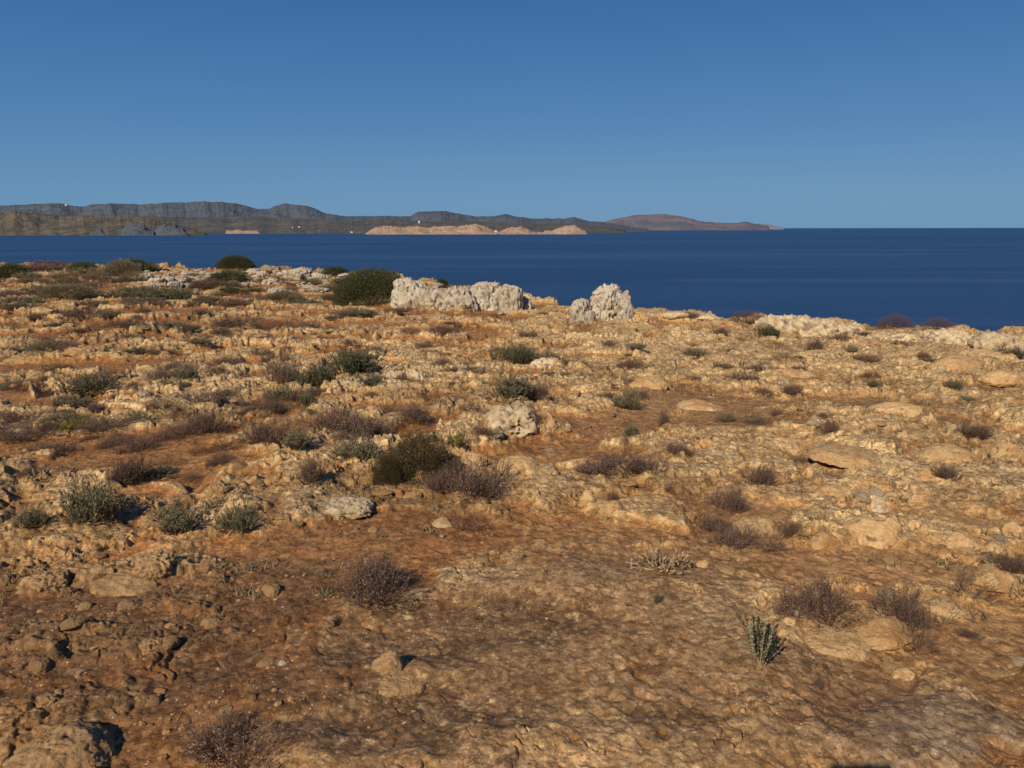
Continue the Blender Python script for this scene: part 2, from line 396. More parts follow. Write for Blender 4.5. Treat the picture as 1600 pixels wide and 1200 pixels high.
# ------------------------------------------------------------------ sea
SEA = -38.5
rr = np.geomspace(20, 260000, 60); aa = np.linspace(-PI, PI, 128, endpoint=False)
V = np.stack([np.sin(aa)[None,:]*rr[:,None], np.cos(aa)[None,:]*rr[:,None], np.full((60,128), SEA)], -1).reshape(-1,3)
m, nt, b = mat('sea_water'); g = G(nt)
tc = g.n('ShaderNodeTexCoord').outputs['Object']
mp = g.n('ShaderNodeMapping'); g.l(tc, mp.inputs[0]); mp.inputs['Scale'].default_value = (.16, 1, 1); mp.inputs['Rotation'].default_value = (0,0,.12)
s1 = g.noise(mp.outputs[0], .0016, 5, .55, .3); s2 = g.noise(mp.outputs[0], .011, 5, .6, .4); s3 = g.noise(tc, .13, 6, .7)
c = g.mix(g.map(s1, .40, .60), (.017,.050,.122), (.024,.065,.150))
c = g.mix(g.m('MULTIPLY', g.map(s2, .48, .64), .55), c, (.045,.095,.185))
g.l(c, b.inputs['Base Color']); b.inputs['IOR'].default_value = 1.33
b.inputs['Roughness'].default_value = .42; b.inputs['Specular IOR Level'].default_value = .12
bp = g.bump(s3, .8, 1.2); bp = g.bump(g.noise(tc, .9, 4, .6), .6, .2, bp); g.l(bp, b.inputs['Normal'])
sea = link('sea', mesh_np('sea', V, grid_faces(60, 128, True)[:, ::-1], m)); sea['kind'] = 'structure'

# ------------------------------------------------------------------ far coast
def coast(name, pts, D, depth, mtl, rough=1., foot=None, front=.55, seed=0, jag=0.):
    """hills whose crest line follows measured bearings and elevations, standing on the sea"""
    px = np.array([p[0] for p in pts], float); py = np.array([p[1] for p in pts], float)
    nc = int(max(90, (px[-1]-px[0])*(1.5 if D > 6000 else 2.5))); nr = 60
    q = np.linspace(px[0], px[-1], nc); top = np.interp(q, px, py)
    kk = np.ones(5)/5 if nc > 400 else np.ones(3)/3; tp_ = np.pad(top, 4, mode='edge'); top = np.convolve(tp_, kk, 'same')[4:-4]
    top = top - np.minimum(1.2, 357-top)*.9*fbm(q/9., q*0+seed*1.3, 3, seed+60) if 357 > top.max()-8 else top
    bear = (q-800)/F
    v = np.linspace(0, 1, nr)[:,None]
    dist = D + depth*v + 0*q[None,:] 
    wob = depth*.12*fbm(q/55., q*0+seed, 3, seed)
    dist = dist + wob[None,:]*(1-v)
    Xh = bear[None,:]*dist; Yh = dist
    if name == 'pink_islet': top = top + .8
    hc = np.maximum(CAM_Z + (357-top)/F*(D+depth*front) - SEA, 4)[None,:]
    # rises to a crest at v = front, falls away behind
    prof = np.where(v < front, ss(0, 1, v/front)**.8*.55 + .45*np.clip(v/front,0,1), ss(1., front, v)**.8)
    s = 1./(D*.05)
    nz = fbm(Xh*s*.9, Yh*s*1.6, 5, seed+3, .55)+.25
    env = 4*np.clip(v/front,0,1)*(1-np.clip(v/front,0,1)); env = env*np.where(v < front, 1, 0)
    Zh = hc*prof*(1 + rough*.38*(nz-.25)*env)
    Zh = Zh + hc*jag*(.5*fbm(Xh*s*5, Yh*s*5, 4, seed+9, .6, True)+fbm(Xh*s*4, Yh*s*4, 4, seed+19, .6)-.1)*ss(0, .2, v)*ss(1, .8, v)
    edge = np.minimum(1, np.minimum(np.arange(nc), np.arange(nc)[::-1])/4.)
    Zh = SEA - 2 + (Zh+2)*edge[None,:]
    Vv = np.stack([Xh, Yh, Zh], -1).reshape(-1,3)
    o = link(name, mesh_np(name, Vv, grid_faces(nr, nc), mtl)); o['kind'] = 'structure'
    return o
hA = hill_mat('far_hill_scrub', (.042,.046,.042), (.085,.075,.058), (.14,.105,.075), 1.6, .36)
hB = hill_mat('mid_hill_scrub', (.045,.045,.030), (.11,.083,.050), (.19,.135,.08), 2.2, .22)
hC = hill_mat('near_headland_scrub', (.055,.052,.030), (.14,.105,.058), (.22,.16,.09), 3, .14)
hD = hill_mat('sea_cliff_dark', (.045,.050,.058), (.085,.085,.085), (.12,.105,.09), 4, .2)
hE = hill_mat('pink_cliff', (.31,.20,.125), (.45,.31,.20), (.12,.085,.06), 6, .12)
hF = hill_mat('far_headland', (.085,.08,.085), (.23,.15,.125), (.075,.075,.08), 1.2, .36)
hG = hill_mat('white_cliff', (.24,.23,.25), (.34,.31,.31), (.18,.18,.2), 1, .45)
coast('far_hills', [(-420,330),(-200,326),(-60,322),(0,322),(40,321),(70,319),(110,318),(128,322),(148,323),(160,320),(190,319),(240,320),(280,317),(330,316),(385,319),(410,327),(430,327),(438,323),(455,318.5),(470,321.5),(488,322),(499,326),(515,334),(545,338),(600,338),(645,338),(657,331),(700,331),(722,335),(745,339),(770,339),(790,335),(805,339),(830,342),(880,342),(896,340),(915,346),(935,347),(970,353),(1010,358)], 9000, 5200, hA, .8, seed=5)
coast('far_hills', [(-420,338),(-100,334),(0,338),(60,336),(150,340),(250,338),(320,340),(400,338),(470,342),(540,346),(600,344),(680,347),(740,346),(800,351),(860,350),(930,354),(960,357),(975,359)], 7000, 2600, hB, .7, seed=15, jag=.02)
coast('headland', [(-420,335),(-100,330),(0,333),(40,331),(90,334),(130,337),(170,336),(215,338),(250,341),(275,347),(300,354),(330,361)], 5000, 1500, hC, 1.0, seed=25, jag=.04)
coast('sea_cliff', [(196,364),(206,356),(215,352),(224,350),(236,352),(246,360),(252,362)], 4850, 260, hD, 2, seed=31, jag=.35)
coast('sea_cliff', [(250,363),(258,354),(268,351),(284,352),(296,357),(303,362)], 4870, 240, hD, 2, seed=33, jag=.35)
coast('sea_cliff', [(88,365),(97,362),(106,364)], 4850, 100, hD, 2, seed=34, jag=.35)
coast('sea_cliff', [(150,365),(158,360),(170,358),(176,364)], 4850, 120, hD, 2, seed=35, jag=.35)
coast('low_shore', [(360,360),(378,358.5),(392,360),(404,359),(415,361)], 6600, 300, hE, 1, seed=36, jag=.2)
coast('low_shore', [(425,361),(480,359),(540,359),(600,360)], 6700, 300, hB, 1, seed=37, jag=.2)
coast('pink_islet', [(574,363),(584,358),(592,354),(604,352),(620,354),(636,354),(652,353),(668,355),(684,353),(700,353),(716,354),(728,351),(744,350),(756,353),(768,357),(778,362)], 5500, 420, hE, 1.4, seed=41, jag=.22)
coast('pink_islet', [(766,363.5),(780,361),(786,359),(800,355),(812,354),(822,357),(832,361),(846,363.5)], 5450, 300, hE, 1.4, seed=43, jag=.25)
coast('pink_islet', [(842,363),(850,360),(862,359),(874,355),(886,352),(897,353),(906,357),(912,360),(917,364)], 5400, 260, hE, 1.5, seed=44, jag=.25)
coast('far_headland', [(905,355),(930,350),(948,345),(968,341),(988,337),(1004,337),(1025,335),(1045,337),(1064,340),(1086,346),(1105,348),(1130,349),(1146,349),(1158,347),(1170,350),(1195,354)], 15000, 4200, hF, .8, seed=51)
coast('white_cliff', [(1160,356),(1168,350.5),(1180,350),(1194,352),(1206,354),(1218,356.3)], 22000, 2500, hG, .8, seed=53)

# ------------------------------------------------------------------ white houses on the coast
def bake(o, label, cat, group=None):
    o['label'] = label; o['category'] = cat
    if group: o['group'] = group
    return o
mw, _, bw = mat('whitewash'); bw.inputs['Base Color'].default_value = (.62,.60,.57,1)
mr, _, br = mat('roof_tile'); br.inputs['Base Color'].default_value = (.45,.25,.17,1)
def house(px, py, D, w, d, h, label, pitched):
    e = link('white_house', None); bake(e, label, 'house', 'white houses along the far coast')
    x = (px-800)/F*D; z = CAM_Z + (357-py)/F*D
    e.location = (x, D, z)
    V = [(sx*w/2, sy*d/2, zz) for zz in (-h*1.5, h) for sx, sy in ((-1,-1),(1,-1),(1,1),(-1,1))]
    Fq = [(0,1,5,4),(1,2,6,5),(2,3,7,6),(3,0,4,7),(4,5,6,7)]
    link('wall', mesh_np('wall', V, Fq, mw, smooth=False), e)
    if pitched:
        a = .04*w
        V = [(-w/2-a,-d/2-a,h+.1),(w/2+a,-d/2-a,h+.1),(w/2+a,d/2+a,h+.1),(-w/2-a,d/2+a,h+.1),(-w/2-a,0,h*1.5),(w/2+a,0,h*1.5)]
        link('roof', mesh_np('roof', V, [(0,1,5,4),(2,3,4,5),(0,4,3,3),(1,2,5,5)], mr, smooth=False), e)
    else:
        V = [(sx*w*.52, sy*d*.52, zz) for zz in (h+.2, h*1.12) for sx, sy in ((-1,-1),(1,-1),(1,1),(-1,1))]
        link('roof', mesh_np('roof', V, Fq, mw, smooth=False), e)
house(658,347,6900,14,10,7,'lone white house on the dark hillside above the pink cliffs', True)
house(474,354,6650,11,8,4,'small white house by the far shore left of the pink cliffs', False)
house(464,355,6640,8,7,3.5,'tiny white cabin beside the small shore house left of the cliffs', False)
house(775,361,5440,18,8,4,'long white boathouse in the gap between the two pink islets', False)
house(554,362,6600,18,8,3.5,'low white building on the shore just left of the pink cliffs', False)
house(121,321,10500,26,15,6,'white building on the hilltop skyline at far left', False)
print('coast', time.time()-T0)

# ------------------------------------------------------------------ rocks
def ico(n):
    bm_ = __import__('bmesh').new(); __import__('bmesh').ops.create_icosphere(bm_, subdivisions=n, radius=1)
    V = np.array([v.co[:] for v in bm_.verts]); Fc = np.array([[v.index for v in f.verts] for f in bm_.faces]); bm_.free()
    return V, Fc
ICO = {n: ico(n) for n in (3, 4, 5, 6)}
def rock_mesh(kind, seed, lvl=5, sx=1, sy=1, sz=1, size=1.):
    """unit-ish rock: half extents sx, sy; rises sz above z = 0, rooted below"""
    rg = np.random.default_rng(seed); Dv, Fc = ICO[lvl]
    npl = {'round': 16, 'slab': 9, 'karst': 14, 'chunk': 8, 'tooth': 12, 'ridge': 14}[kind]
    pn = rg.normal(size=(npl,3)); pn /= np.linalg.norm(pn, axis=1)[:,None]; pd = rg.uniform(.72, 1.02, npl)
    dots = Dv @ pn.T
    rr_ = np.where(dots > .15, pd/np.maximum(dots, .15), 9.); k = 9. if kind == 'round' else 16.
    r = -np.log(np.exp(-k*np.minimum(rr_, 1.5)).sum(1)+math.exp(-k*1.12))/k
    if kind in ('karst','ridge','tooth'):
        bx = 1/(np.abs(Dv[:,0])**4+np.abs(Dv[:,1])**4+np.abs(Dv[:,2])**4)**(1/4.); r = np.minimum(r*1.18, bx)
    P = Dv*r[:,None]
    P *= np.array([sx, sy, sz]); 
    s0 = min(sx, sy, sz*1.3)
    Nn = Dv/np.array([sx, sy, sz]); Nn /= np.linalg.norm(Nn, axis=1)[:,None]
    def nz(f, s): return per3(P/s0+seed*1.7, f, seed+s)
    cav = np.full(len(P), .5)
    if kind in ('round',):
        d = .12*nz(1.3,1) + .07*nz(3,2) + .06*(.5-np.abs(nz(5,33))) + .045*nz(8,3) + .035*nz(17,4)
        pt = np.maximum(0, nz(4.5,8)-.32); d -= .25*pt; cav -= pt*2
    elif kind in ('slab','chunk'):
        d = .10*nz(1.5,1) + .07*nz(3.5,2) + .08*(.5-np.abs(nz(7,3))) + .04*nz(16,4)
        pt = np.maximum(0, nz(4.2,8)-.34)*ss(-.1,.3,nz(1.7,18)); d -= .32*pt; cav -= pt*2; d += .05*(.5-np.abs(nz(3.2,27)))
    else:
        Q = P/s0*np.array([1,1,.55])+seed*2.3; Q[:,0] += .35*Q[:,2]
        rid = 1-2*np.abs(per3(Q, 2.2, seed+5)); rid2 = 1-2*np.abs(per3(Q, 5., seed+6)); rid3 = 1-2*np.abs(nz(9, 7))
        d = .16*nz(1.2,1) + .17*(rid-.4) + .12*(rid2-.4) + .05*(rid3-.4) + .025*nz(20,9)
        cav += .6*(rid-.25) + .45*(rid2-.25)
        g1, g2, _ = wor(Q[:,0]*1.9+.6*Q[:,1], Q[:,2]*1.7+Q[:,1]*.8, seed+40); cr = ss(.16, .02, g2-g1)
        g1, g2, _ = wor(Q[:,0]*4.6+.6*Q[:,1], Q[:,2]*4.2+Q[:,1]*2, seed+41); cr2 = ss(.22, .03, g2-g1)
        d -= .15*cr + .035*cr2; cav -= .65*cr + .2*cr2
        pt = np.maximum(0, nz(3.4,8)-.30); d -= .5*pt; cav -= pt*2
    P = P + Nn*(d*s0)[:,None]
    if kind in ('ridge','tooth','karst'):                  # saw-toothed top
        up = np.clip(P[:,2]/sz, 0, 1)
        j = per(P[:,0]/s0*2.6+seed, P[:,1]/s0*2.6, seed+11) + .6*per(P[:,0]/s0*6+seed, P[:,1]/s0*6, seed+12)
        P[:,2] += j*.22*s0*up*(2.0 if kind == 'ridge' else .4)
    tp = P[:,2].max(); P[:,2] *= np.where(P[:,2] > 0, sz/tp, 1)
    wv = P[P[:,2] > -.1*sz]; P[:,0] = (P[:,0]-(wv[:,0].min()+wv[:,0].max())/2)*2*sx/(wv[:,0].max()-wv[:,0].min())
    low = P[:,2] < 0
    P[low,2] *= .6
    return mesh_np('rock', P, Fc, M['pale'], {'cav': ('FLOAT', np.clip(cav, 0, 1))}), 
ROCKS = []; LAND = []         # LAND: landmarks (photo x, y, noun phrase)
def hrock(kind, px, py, w, h, mt, label, name='boulder', depth=.7, seed=None, lvl=5, sink=.12, mark=None, rz=0):
    """px,py: middle of the foot in the photo; w,h: size there in photo pixels"""
    x, y, z, t = ground_at(px, py)
    sx = w/2/F*t; hz = h/F*t*1.02; sy = sx*depth
    seed = seed or int(px*3+py)
    me_, = rock_mesh(kind, seed, lvl, sx*.97, sy, hz*.95)
    me_.materials[0] = M[mt]; me_.name = name
    o = link(name, me_, None, (x, y+sy*.6, H(x, y+sy*.3)-sink*hz)); o.rotation_euler.z = rz
    bake(o, label, 'rock'); ROCKS.append((px, py, w)); 
    if mark: LAND.append((px, py-h/2, mark))
    return o
# skyline rocks
for k, (a, b_, w, h, lb) in enumerate([
  (640,477,72,50,'jagged pale limestone crag touching the right side of the big dark green bush'),
  (682,479,74,44,'toothed pale limestone crag second from the big dark green bush'),
  (716,480,68,40,'jagged pale crag in the middle of the long limestone ridge'),
  (744,481,50,36,'low serrated pale crag left of the tan bulging boulder on the ridge')]):
    hrock('ridge', a, b_, w, h, 'pale', lb, 'rock_outcrop', .6, 50+k, 5, .1, mark='the pale jagged ridge' if k == 1 else None)
hrock('karst', 762,484,66,42,'pale','tan bulging boulder near the right end of the long pale ridge','boulder',.8,61,5)
hrock('tooth', 798,486,42,46,'pale','fluted pale boulder with a dark shaded cleft at the ridge end','boulder',.8,62,5, mark='the fluted boulder')
hrock('tooth', 823,484,20,24,'pale','small pale tooth of rock closing the right end of the ridge','boulder',.8,63,4)
hrock('karst', 951,500,66,63,'pale','tall upright cream boulder standing alone against the sea','boulder',.85,164,6,.05, mark='the tall cream boulder')
hrock('tooth', 977,501,30,52,'pale','dark sided pillar of rock attached to the tall cream boulder','boulder',.9,165,5,.05)
hrock('tooth', 906,502,34,40,'pale','small tilted pale rock just left of the tall cream boulder','boulder',.8,66,5,.08, mark='the small tilted pale rock')
hrock('karst', 922,503,20,20,'pale','knee high pale rock between the tilted rock and the tall boulder','boulder',.8,67,4)
hrock('karst', 1000,500,30,14,'tan','low tan rock at the right foot of the tall cream boulder','boulder',.8,68,4)
# pale knobbly boulders along the right rim
for k, (a, b_, w, h, lb, mk) in enumerate([
  (1225,518,75,24,'pale humped boulder on the rim right of the reddish cushion','the pale humped rim boulder'),
  (1290,522,90,28,'widest pale boulder of the right rim above a brown shrub','the widest rim boulder'),
  (1335,524,50,22,'rounded pale boulder at the right end of the widest rim boulder',None),
  (1375,530,46,18,'low knobbly pale rock on the rim below the domed brown bush',None),
  (1418,532,40,22,'square pale boulder between the two domed bushes on the rim','the square rim boulder'),
  (1464,536,44,18,'small cream boulder beneath the right domed bush on the rim',None),
  (1505,540,72,24,'long cream boulder on the rim right of the domed bushes',None),
  (1572,548,76,32,'large pale jagged boulder on the rim at the right edge','the jagged rim boulder'),
  (1110,500,40,7,'thin pale slab on the rim right of the tall boulder',None),
  (1060,497,50,7,'flat pale slab on the rim beside the tall boulder',None)]):
    hrock('slab' if k > 7 else 'karst', a, b_, w*(1 if k > 7 else 1.3), h*1.15, 'cream', lb, 'boulder', .7, 80+k, 5, .15, mark=mk)
# rocks out on the flat
for k, (kd, a, b_, w, h, mt_, lb, mk) in enumerate([
 ('round',1185,838,88,44,'tan','rounded tan boulder ringed by purple shrubs right of centre','the rounded tan boulder'),
 ('slab',1290,860,68,36,'tan','pale tan rock between the rounded boulder and the long boulder','the pale tan rock'),
 ('round',1372,856,108,44,'tan','long humped tan boulder with a small round stone leaning on it','the long humped boulder'),
 ('round',1369,848,15,15,'tan','small round orange stone leaning on the long humped boulder',None),
 ('round',1464,850,34,20,'tan','small smooth boulder, left end of the row at the right edge',None),
 ('round',1512,858,66,36,'tan','smooth egg shaped boulder in the row near the right edge','the smooth egg shaped boulder'),
 ('round',1562,868,60,26,'tan','flat smooth boulder in the row beside the egg shaped one',None),
 ('slab',1590,835,50,36,'tan','blocky tan boulder cut by the right edge above the smooth row',None),
 ('slab',1496,724,112,40,'tan','broad low tan rock with a dark hole under its edge','the broad low rock'),
 ('round',1582,712,50,34,'tan','round tan boulder at the right edge beside the broad low rock','the round right edge boulder'),
 ('chunk',1374,800,38,28,'cream','pale lumpy stone left of a matching one in the rubble','the pale lumpy stone'),
 ('round',1436,790,36,28,'tan','pale rounded stone right of the rubble heap',None),
 ('karst',1450,752,46,26,'tan','knobbly rock just below the broad low rock',None),
 ('karst',800,672,88,42,'cream','grey white pitted outcrop left of the bare red soil','the pitted grey outcrop'),
 ('chunk',850,664,46,26,'tan','tan block between the pitted outcrop and the bare soil',None),
 ('karst',618,594,34,22,'cream','pale knob of rock right of the tall green shrub','the pale knob'),
 ('karst',648,592,36,18,'cream','pale knob beside its twin, the right one of the pair',None),
 ('karst',558,606,56,20,'cream','pale flaky outcrop under the tall green shrub',None),
 ('chunk',582,640,34,20,'tan','angular tan block with a dark shaded right side',None),
 ('karst',851,578,54,22,'cream','pale pointed rock in front of the green shrub at centre','the pale pointed rock'),
 ('karst',540,808,84,20,'cream','whitish flaky ledge catching the sun left of centre','the whitish ledge'),
 ('chunk',690,824,38,20,'cream','small white flaky rock right of the whitish ledge',None),
 ('karst',505,738,60,26,'tan','tan outcrop in front of the grey green shrub clump',None),
 ('chunk',660,752,34,24,'tan','orange tan rock at the foot of the dark domed bush',None),
 ('chunk',735,722,40,22,'tan','pale tan rock right of the dark domed bush',None),
 ('slab',808,735,76,26,'tan','low tan ledge with a dark end right of the purple clump','the low tan ledge'),
 ('round',922,782,40,26,'tan','smooth tan stone among broken ledges at centre right','the smooth tan stone'),
 ('round',955,802,38,24,'tan','second smooth tan stone, lower right of the first',None),
 ('slab',905,725,40,18,'tan','flat tan stone left of the long purple shrubs',None),
 ('karst',985,742,50,22,'tan','knobbly tan rock behind the long purple shrubs',None),
 ('slab',220,600,60,20,'tan','pale ledge left of the small grey green bush',None),
 ('karst',345,565,60,18,'tan','low lumpy tan outcrop behind the small grey green bush','the low lumpy outcrop'),
 ('slab',1010,605,70,22,'tan','tan ledge behind the small grey green bush at centre right',None),
 ('slab',1100,640,90,20,'tan','broad tan ledge lying on red soil right of centre',None),
 ('slab',1240,590,90,18,'tan','wide low tan ledge across the middle right',None),
 ('slab',1500,575,90,26,'tan','big tan ledge with a dark crack near the right edge',None),
 ('slab',1560,560,90,24,'tan','tan ledge below the jagged boulder at the right edge',None),
 ('slab',1570,600,70,20,'tan','tilted thin slab casting a dark line at the right edge',None),
 ('round',1405,650,90,26,'tan','low grey mossy hump in front of a flat shrub at right',None),
 ('slab',1240,700,90,22,'tan','long ledge of tan rock above the rubble at right',None),
 ('slab',1330,720,120,20,'tan','long low ledge with a shadowed lower edge at right',None),
 ('karst',1365,765,90,34,'tan','heap of jagged tan rubble left of the pale rounded stone','the jagged rubble heap'),
 ('chunk',1300,770,50,20,'tan','lumpy tan rock left of the jagged rubble heap',None),
 ('slab',62,1215,200,66,'brown','big rough orange boulder in the bottom left corner','the bottom left boulder'),
 ('round',602,1050,56,40,'brown','knob of rock at the left end of the dark hollow','the rock knob'),
 ('slab',620,1085,90,20,'brown','low crumbling rock below the knob at the dark hollow',None),
 ('slab',1415,1065,38,16,'tan','flat cream stone alone on the bare soil at right','the flat cream stone'),
 ('round',1098,889,24,18,'tan','small round stone at the tip of the dead branches','the small round stone'),
 ('chunk',1236,975,26,14,'tan','small pale stone left of the big purple shrub',None),
 ('chunk',1225,992,20,11,'tan','smaller stone just below its pale neighbour by the purple shrub',None),
 ('round',440,1040,17,9,'pale','little cream pebble alone on brown soil','the little cream pebble'),
 ('round',245,1092,11,8,'tan','little tan pebble on reddish soil at lower left',None),
 ('slab',1390,1010,110,34,'tan','tan ledge under the lower purple shrub at right','the tan ledge under the shrub'),
 ('slab',1310,1022,120,26,'tan','crumbling ledge below the big purple shrub',None),
 ('slab',1480,960,90,24,'tan','smooth low rock between the purple shrub and red twigs',None),
 ('slab',1560,925,90,30,'tan','smooth tan rock at the right edge below the row of boulders',None),
 ('slab',180,930,120,30,'brown','pitted brown outcrop at lower left','the pitted brown outcrop'),
 ('karst',235,905,70,34,'brown','craggy brown rock right of the pitted outcrop',None),
 ('karst',232,1018,40,24,'brown','small dark peaked rock in the middle of the brown ground',None),
 ('karst',60,920,80,30,'brown','knobbly brown rock near the left edge',None),
 ('karst',340,770,40,30,'brown','dark blackish rock with a deep shadow on red soil','the blackish rock'),
 ('karst',45,565,90,22,'brown','dark craggy outcrop at the far left','the dark craggy outcrop'),
 ('karst',130,548,70,18,'brown','second dark craggy outcrop right of the far left one',None)]):
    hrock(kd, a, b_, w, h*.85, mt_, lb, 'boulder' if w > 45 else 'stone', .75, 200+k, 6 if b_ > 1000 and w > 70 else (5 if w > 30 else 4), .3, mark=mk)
print('rocks', time.time()-T0)

# ------------------------------------------------------------------ plants
class PB:
    """collects thin ribbons and little leaves"""
    def __init__(s): s.V = []; s.F = []; s.T = []; s.n = 0
    def add(s, V, Fc, t):
        V = np.asarray(V).reshape(-1,3); s.V.append(V); s.F.append(np.asarray(Fc)+s.n); s.T.append(np.broadcast_to(t, (len(V),)).astype(float)); s.n += len(V)
    def ribbons(s, P, w, tone, tip=.3):
        """P (n,k,3) polylines"""
        n, k, _ = P.shape
        tg = P[:,-1]-P[:,0]; rv = rng.normal(size=(n,3)); sd = np.cross(tg, rv); sd /= np.linalg.norm(sd, axis=1)[:,None]+1e-9
        ww = np.asarray(w).reshape(-1,1)*np.linspace(1, tip, k)[None,:]
        o = sd[:,None,:]*ww[:,:,None]
        Vv = np.stack([P-o, P+o], 2).reshape(-1,3)
        b = (np.arange(n)*k*2)[:,None] + (np.arange(k-1)*2)[None,:]; b = b.ravel()
        s.add(Vv, np.stack([b, b+1, b+3, b+2], -1), np.repeat(np.broadcast_to(tone, (n,)), k*2))
    def leaves(s, P, Dr, L, W, tone):
        n = len(P); Dr = Dr/(np.linalg.norm(Dr, axis=1)[:,None]+1e-9)
        sd = np.cross(Dr, rng.normal(size=(n,3))); sd /= np.linalg.norm(sd, axis=1)[:,None]+1e-9
        L = np.asarray(L).reshape(-1,1); W = np.asarray(W).reshape(-1,1)
        Vv = np.stack([P, P+Dr*L*.5+sd*W, P+Dr*L, P+Dr*L*.5-sd*W], 1).reshape(-1,3)
        b = np.arange(n)*4
        s.add(Vv, np.stack([b, b+1, b+2, b+3], -1), np.repeat(np.broadcast_to(tone, (n,)), 4))
    def mesh(s, name, m):
        return mesh_np(name, np.concatenate(s.V), np.concatenate(s.F), m, {'tone': ('FLOAT', np.clip(np.concatenate(s.T), 0, 1))}, smooth=False)
def stems(n, spread, h, curl=.25, k=5, base=.10, lean=0, roots=0):
    """n curved stems from the root; unit width 1 (radius .5), height h"""
    a = rng.uniform(0, 2*PI, n); e = np.sqrt(rng.uniform(0, 1, n))*spread
    r_out = .5*np.sin(e)/math.sin(spread)*rng.uniform(.7, 1.05, n); zz = h*np.cos(e*.95)*rng.uniform(.65, 1.05, n)
    t = np.linspace(0, 1, k)
    dx = np.cos(a); dy = np.sin(a)
    b = rng.uniform(0, base, n)
    R = b[:,None] + (r_out-b)[:,None]*t**(1-curl); Zc = zz[:,None]*t**(1+curl*.4)
    P = np.stack([dx[:,None]*R, dy[:,None]*R, Zc], -1)
    P += rng.normal(0, .012, P.shape)*t[None,:,None]
    P[:,:,0] += lean*P[:,:,2]
    if roots:
        rt = rng.normal(0, .17, (roots,2)); sc_ = rng.uniform(.35, .8, roots); q = rng.integers(0, roots, n)
        P = P*sc_[q][:,None,None]*np.array([1,1,1.15]); P[:,:,:2] += rt[q][:,None,:]
    return P
def at_stem(P, n, lo, hi):
    i = rng.integers(0, len(P), n); u = rng.uniform(lo, hi, n)*(P.shape[1]-1); j = np.minimum(u.astype(int), P.shape[1]-2); f = (u-j)[:,None]
    A = P[i,j]; B = P[i,j+1]; return A+(B-A)*f, B-A, u/(P.shape[1]-1)
def make_tuft(v, h, leafmat, ns=170, nl=2600, up=False, leafL=.045):
    """grey or green soft shrub: thin stems, narrow leaves all along"""
    P = stems(ns, 1.15 if not up else .75, h, .25, 6, .16 if not up else .34, 0, 7)
    s = PB(); s.ribbons(P, .0035, rng.uniform(0, .6, ns))
    l = PB(); p, d, u = at_stem(P, nl, .25, 1.0); dd = d/np.linalg.norm(d, axis=1)[:,None] + rng.normal(0, .55, d.shape)
    l.leaves(p, dd, rng.uniform(.6, 1.3, nl)*leafL, leafL*.16, np.clip(u*.7+rng.normal(0, .22, nl), 0, 1))
    return [('stems', s.mesh('stems', M['stem'])), ('foliage', l.mesh('foliage', M[leafmat]))]
def make_statice(v, h, ns=150, nt=900, nf=1500, stem='twig', fl='purple'):
    """wiry brown cushion with dusty purple heads"""
    P = stems(ns, 1.25, h*.9, .2, 5, .12, .08, 6)
    s = PB(); s.ribbons(P, .0042, rng.uniform(0, .7, ns))
    p, d, u = at_stem(P, nt, .35, 1.); dd = d/np.linalg.norm(d, axis=1)[:,None] + rng.normal(0, .5, d.shape); dd /= np.linalg.norm(dd, axis=1)[:,None]
    L = rng.uniform(.06, .14, nt)[:,None]
    Q = np.stack([p, p+dd*L*.5+rng.normal(0,.006,p.shape), p+dd*L+np.array([0,0,.02])], 1)
    Q[:,:,2] = np.maximum(Q[:,:,2], .0)
    s.ribbons(Q, .0026, rng.uniform(0, .9, nt))
    f = PB(); i = rng.integers(0, nt, nf); u2 = rng.uniform(.4, 1.05, nf)[:,None]
    pf = Q[i,1] + (Q[i,2]-Q[i,1])*u2 + rng.normal(0, .008, (nf,3))
    f.leaves(pf, rng.normal(size=(nf,3)), rng.uniform(.010, .024, nf), .006, rng.uniform(0, 1, nf)**1.3)
    return [('stems', s.mesh('stems', M[stem])), ('flowers', f.mesh('flowers', M[fl]))]
def lump_pts(n, h, lumps, shell=.75):
    d = rng.normal(size=(n,3)); d[:,2] = np.abs(d[:,2]); d /= np.linalg.norm(d, axis=1)[:,None]
    th = np.arctan2(d[:,1], d[:,0]); el = np.arcsin(d[:,2])
    r = 1 + lumps*per(th*1.3+v0(), el*2.6, int(v0()*9)) + lumps*.6*per(th*3.1, el*5+v0(), 6)
    r = r*rng.uniform(0, 1, n)**(1-shell)
    return d*r[:,None]*np.array([.5,.5,h]), d, r
_v0 = [1.3]
def v0(): return _v0[0]
def make_dome(v, h, leafmat, n=26000, L=.015, lumps=.18, stemmat='twig'):
    """dense cushion of tiny leaves over a twiggy skeleton"""
    _v0[0] = 1.3+v*2.1
    P = stems(90, 1.35, h*.92, .15, 4, .2); s = PB(); s.ribbons(P, .006, rng.uniform(0, .6, 90))
    p, d, r = lump_pts(n, h, lumps, .80); l = PB()
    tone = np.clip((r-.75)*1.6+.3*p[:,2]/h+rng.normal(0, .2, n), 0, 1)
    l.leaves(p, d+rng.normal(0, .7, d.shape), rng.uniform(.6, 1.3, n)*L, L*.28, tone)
    return [('stems', s.mesh('stems', M[stemmat])), ('foliage', l.mesh('foliage', M[leafmat]))]
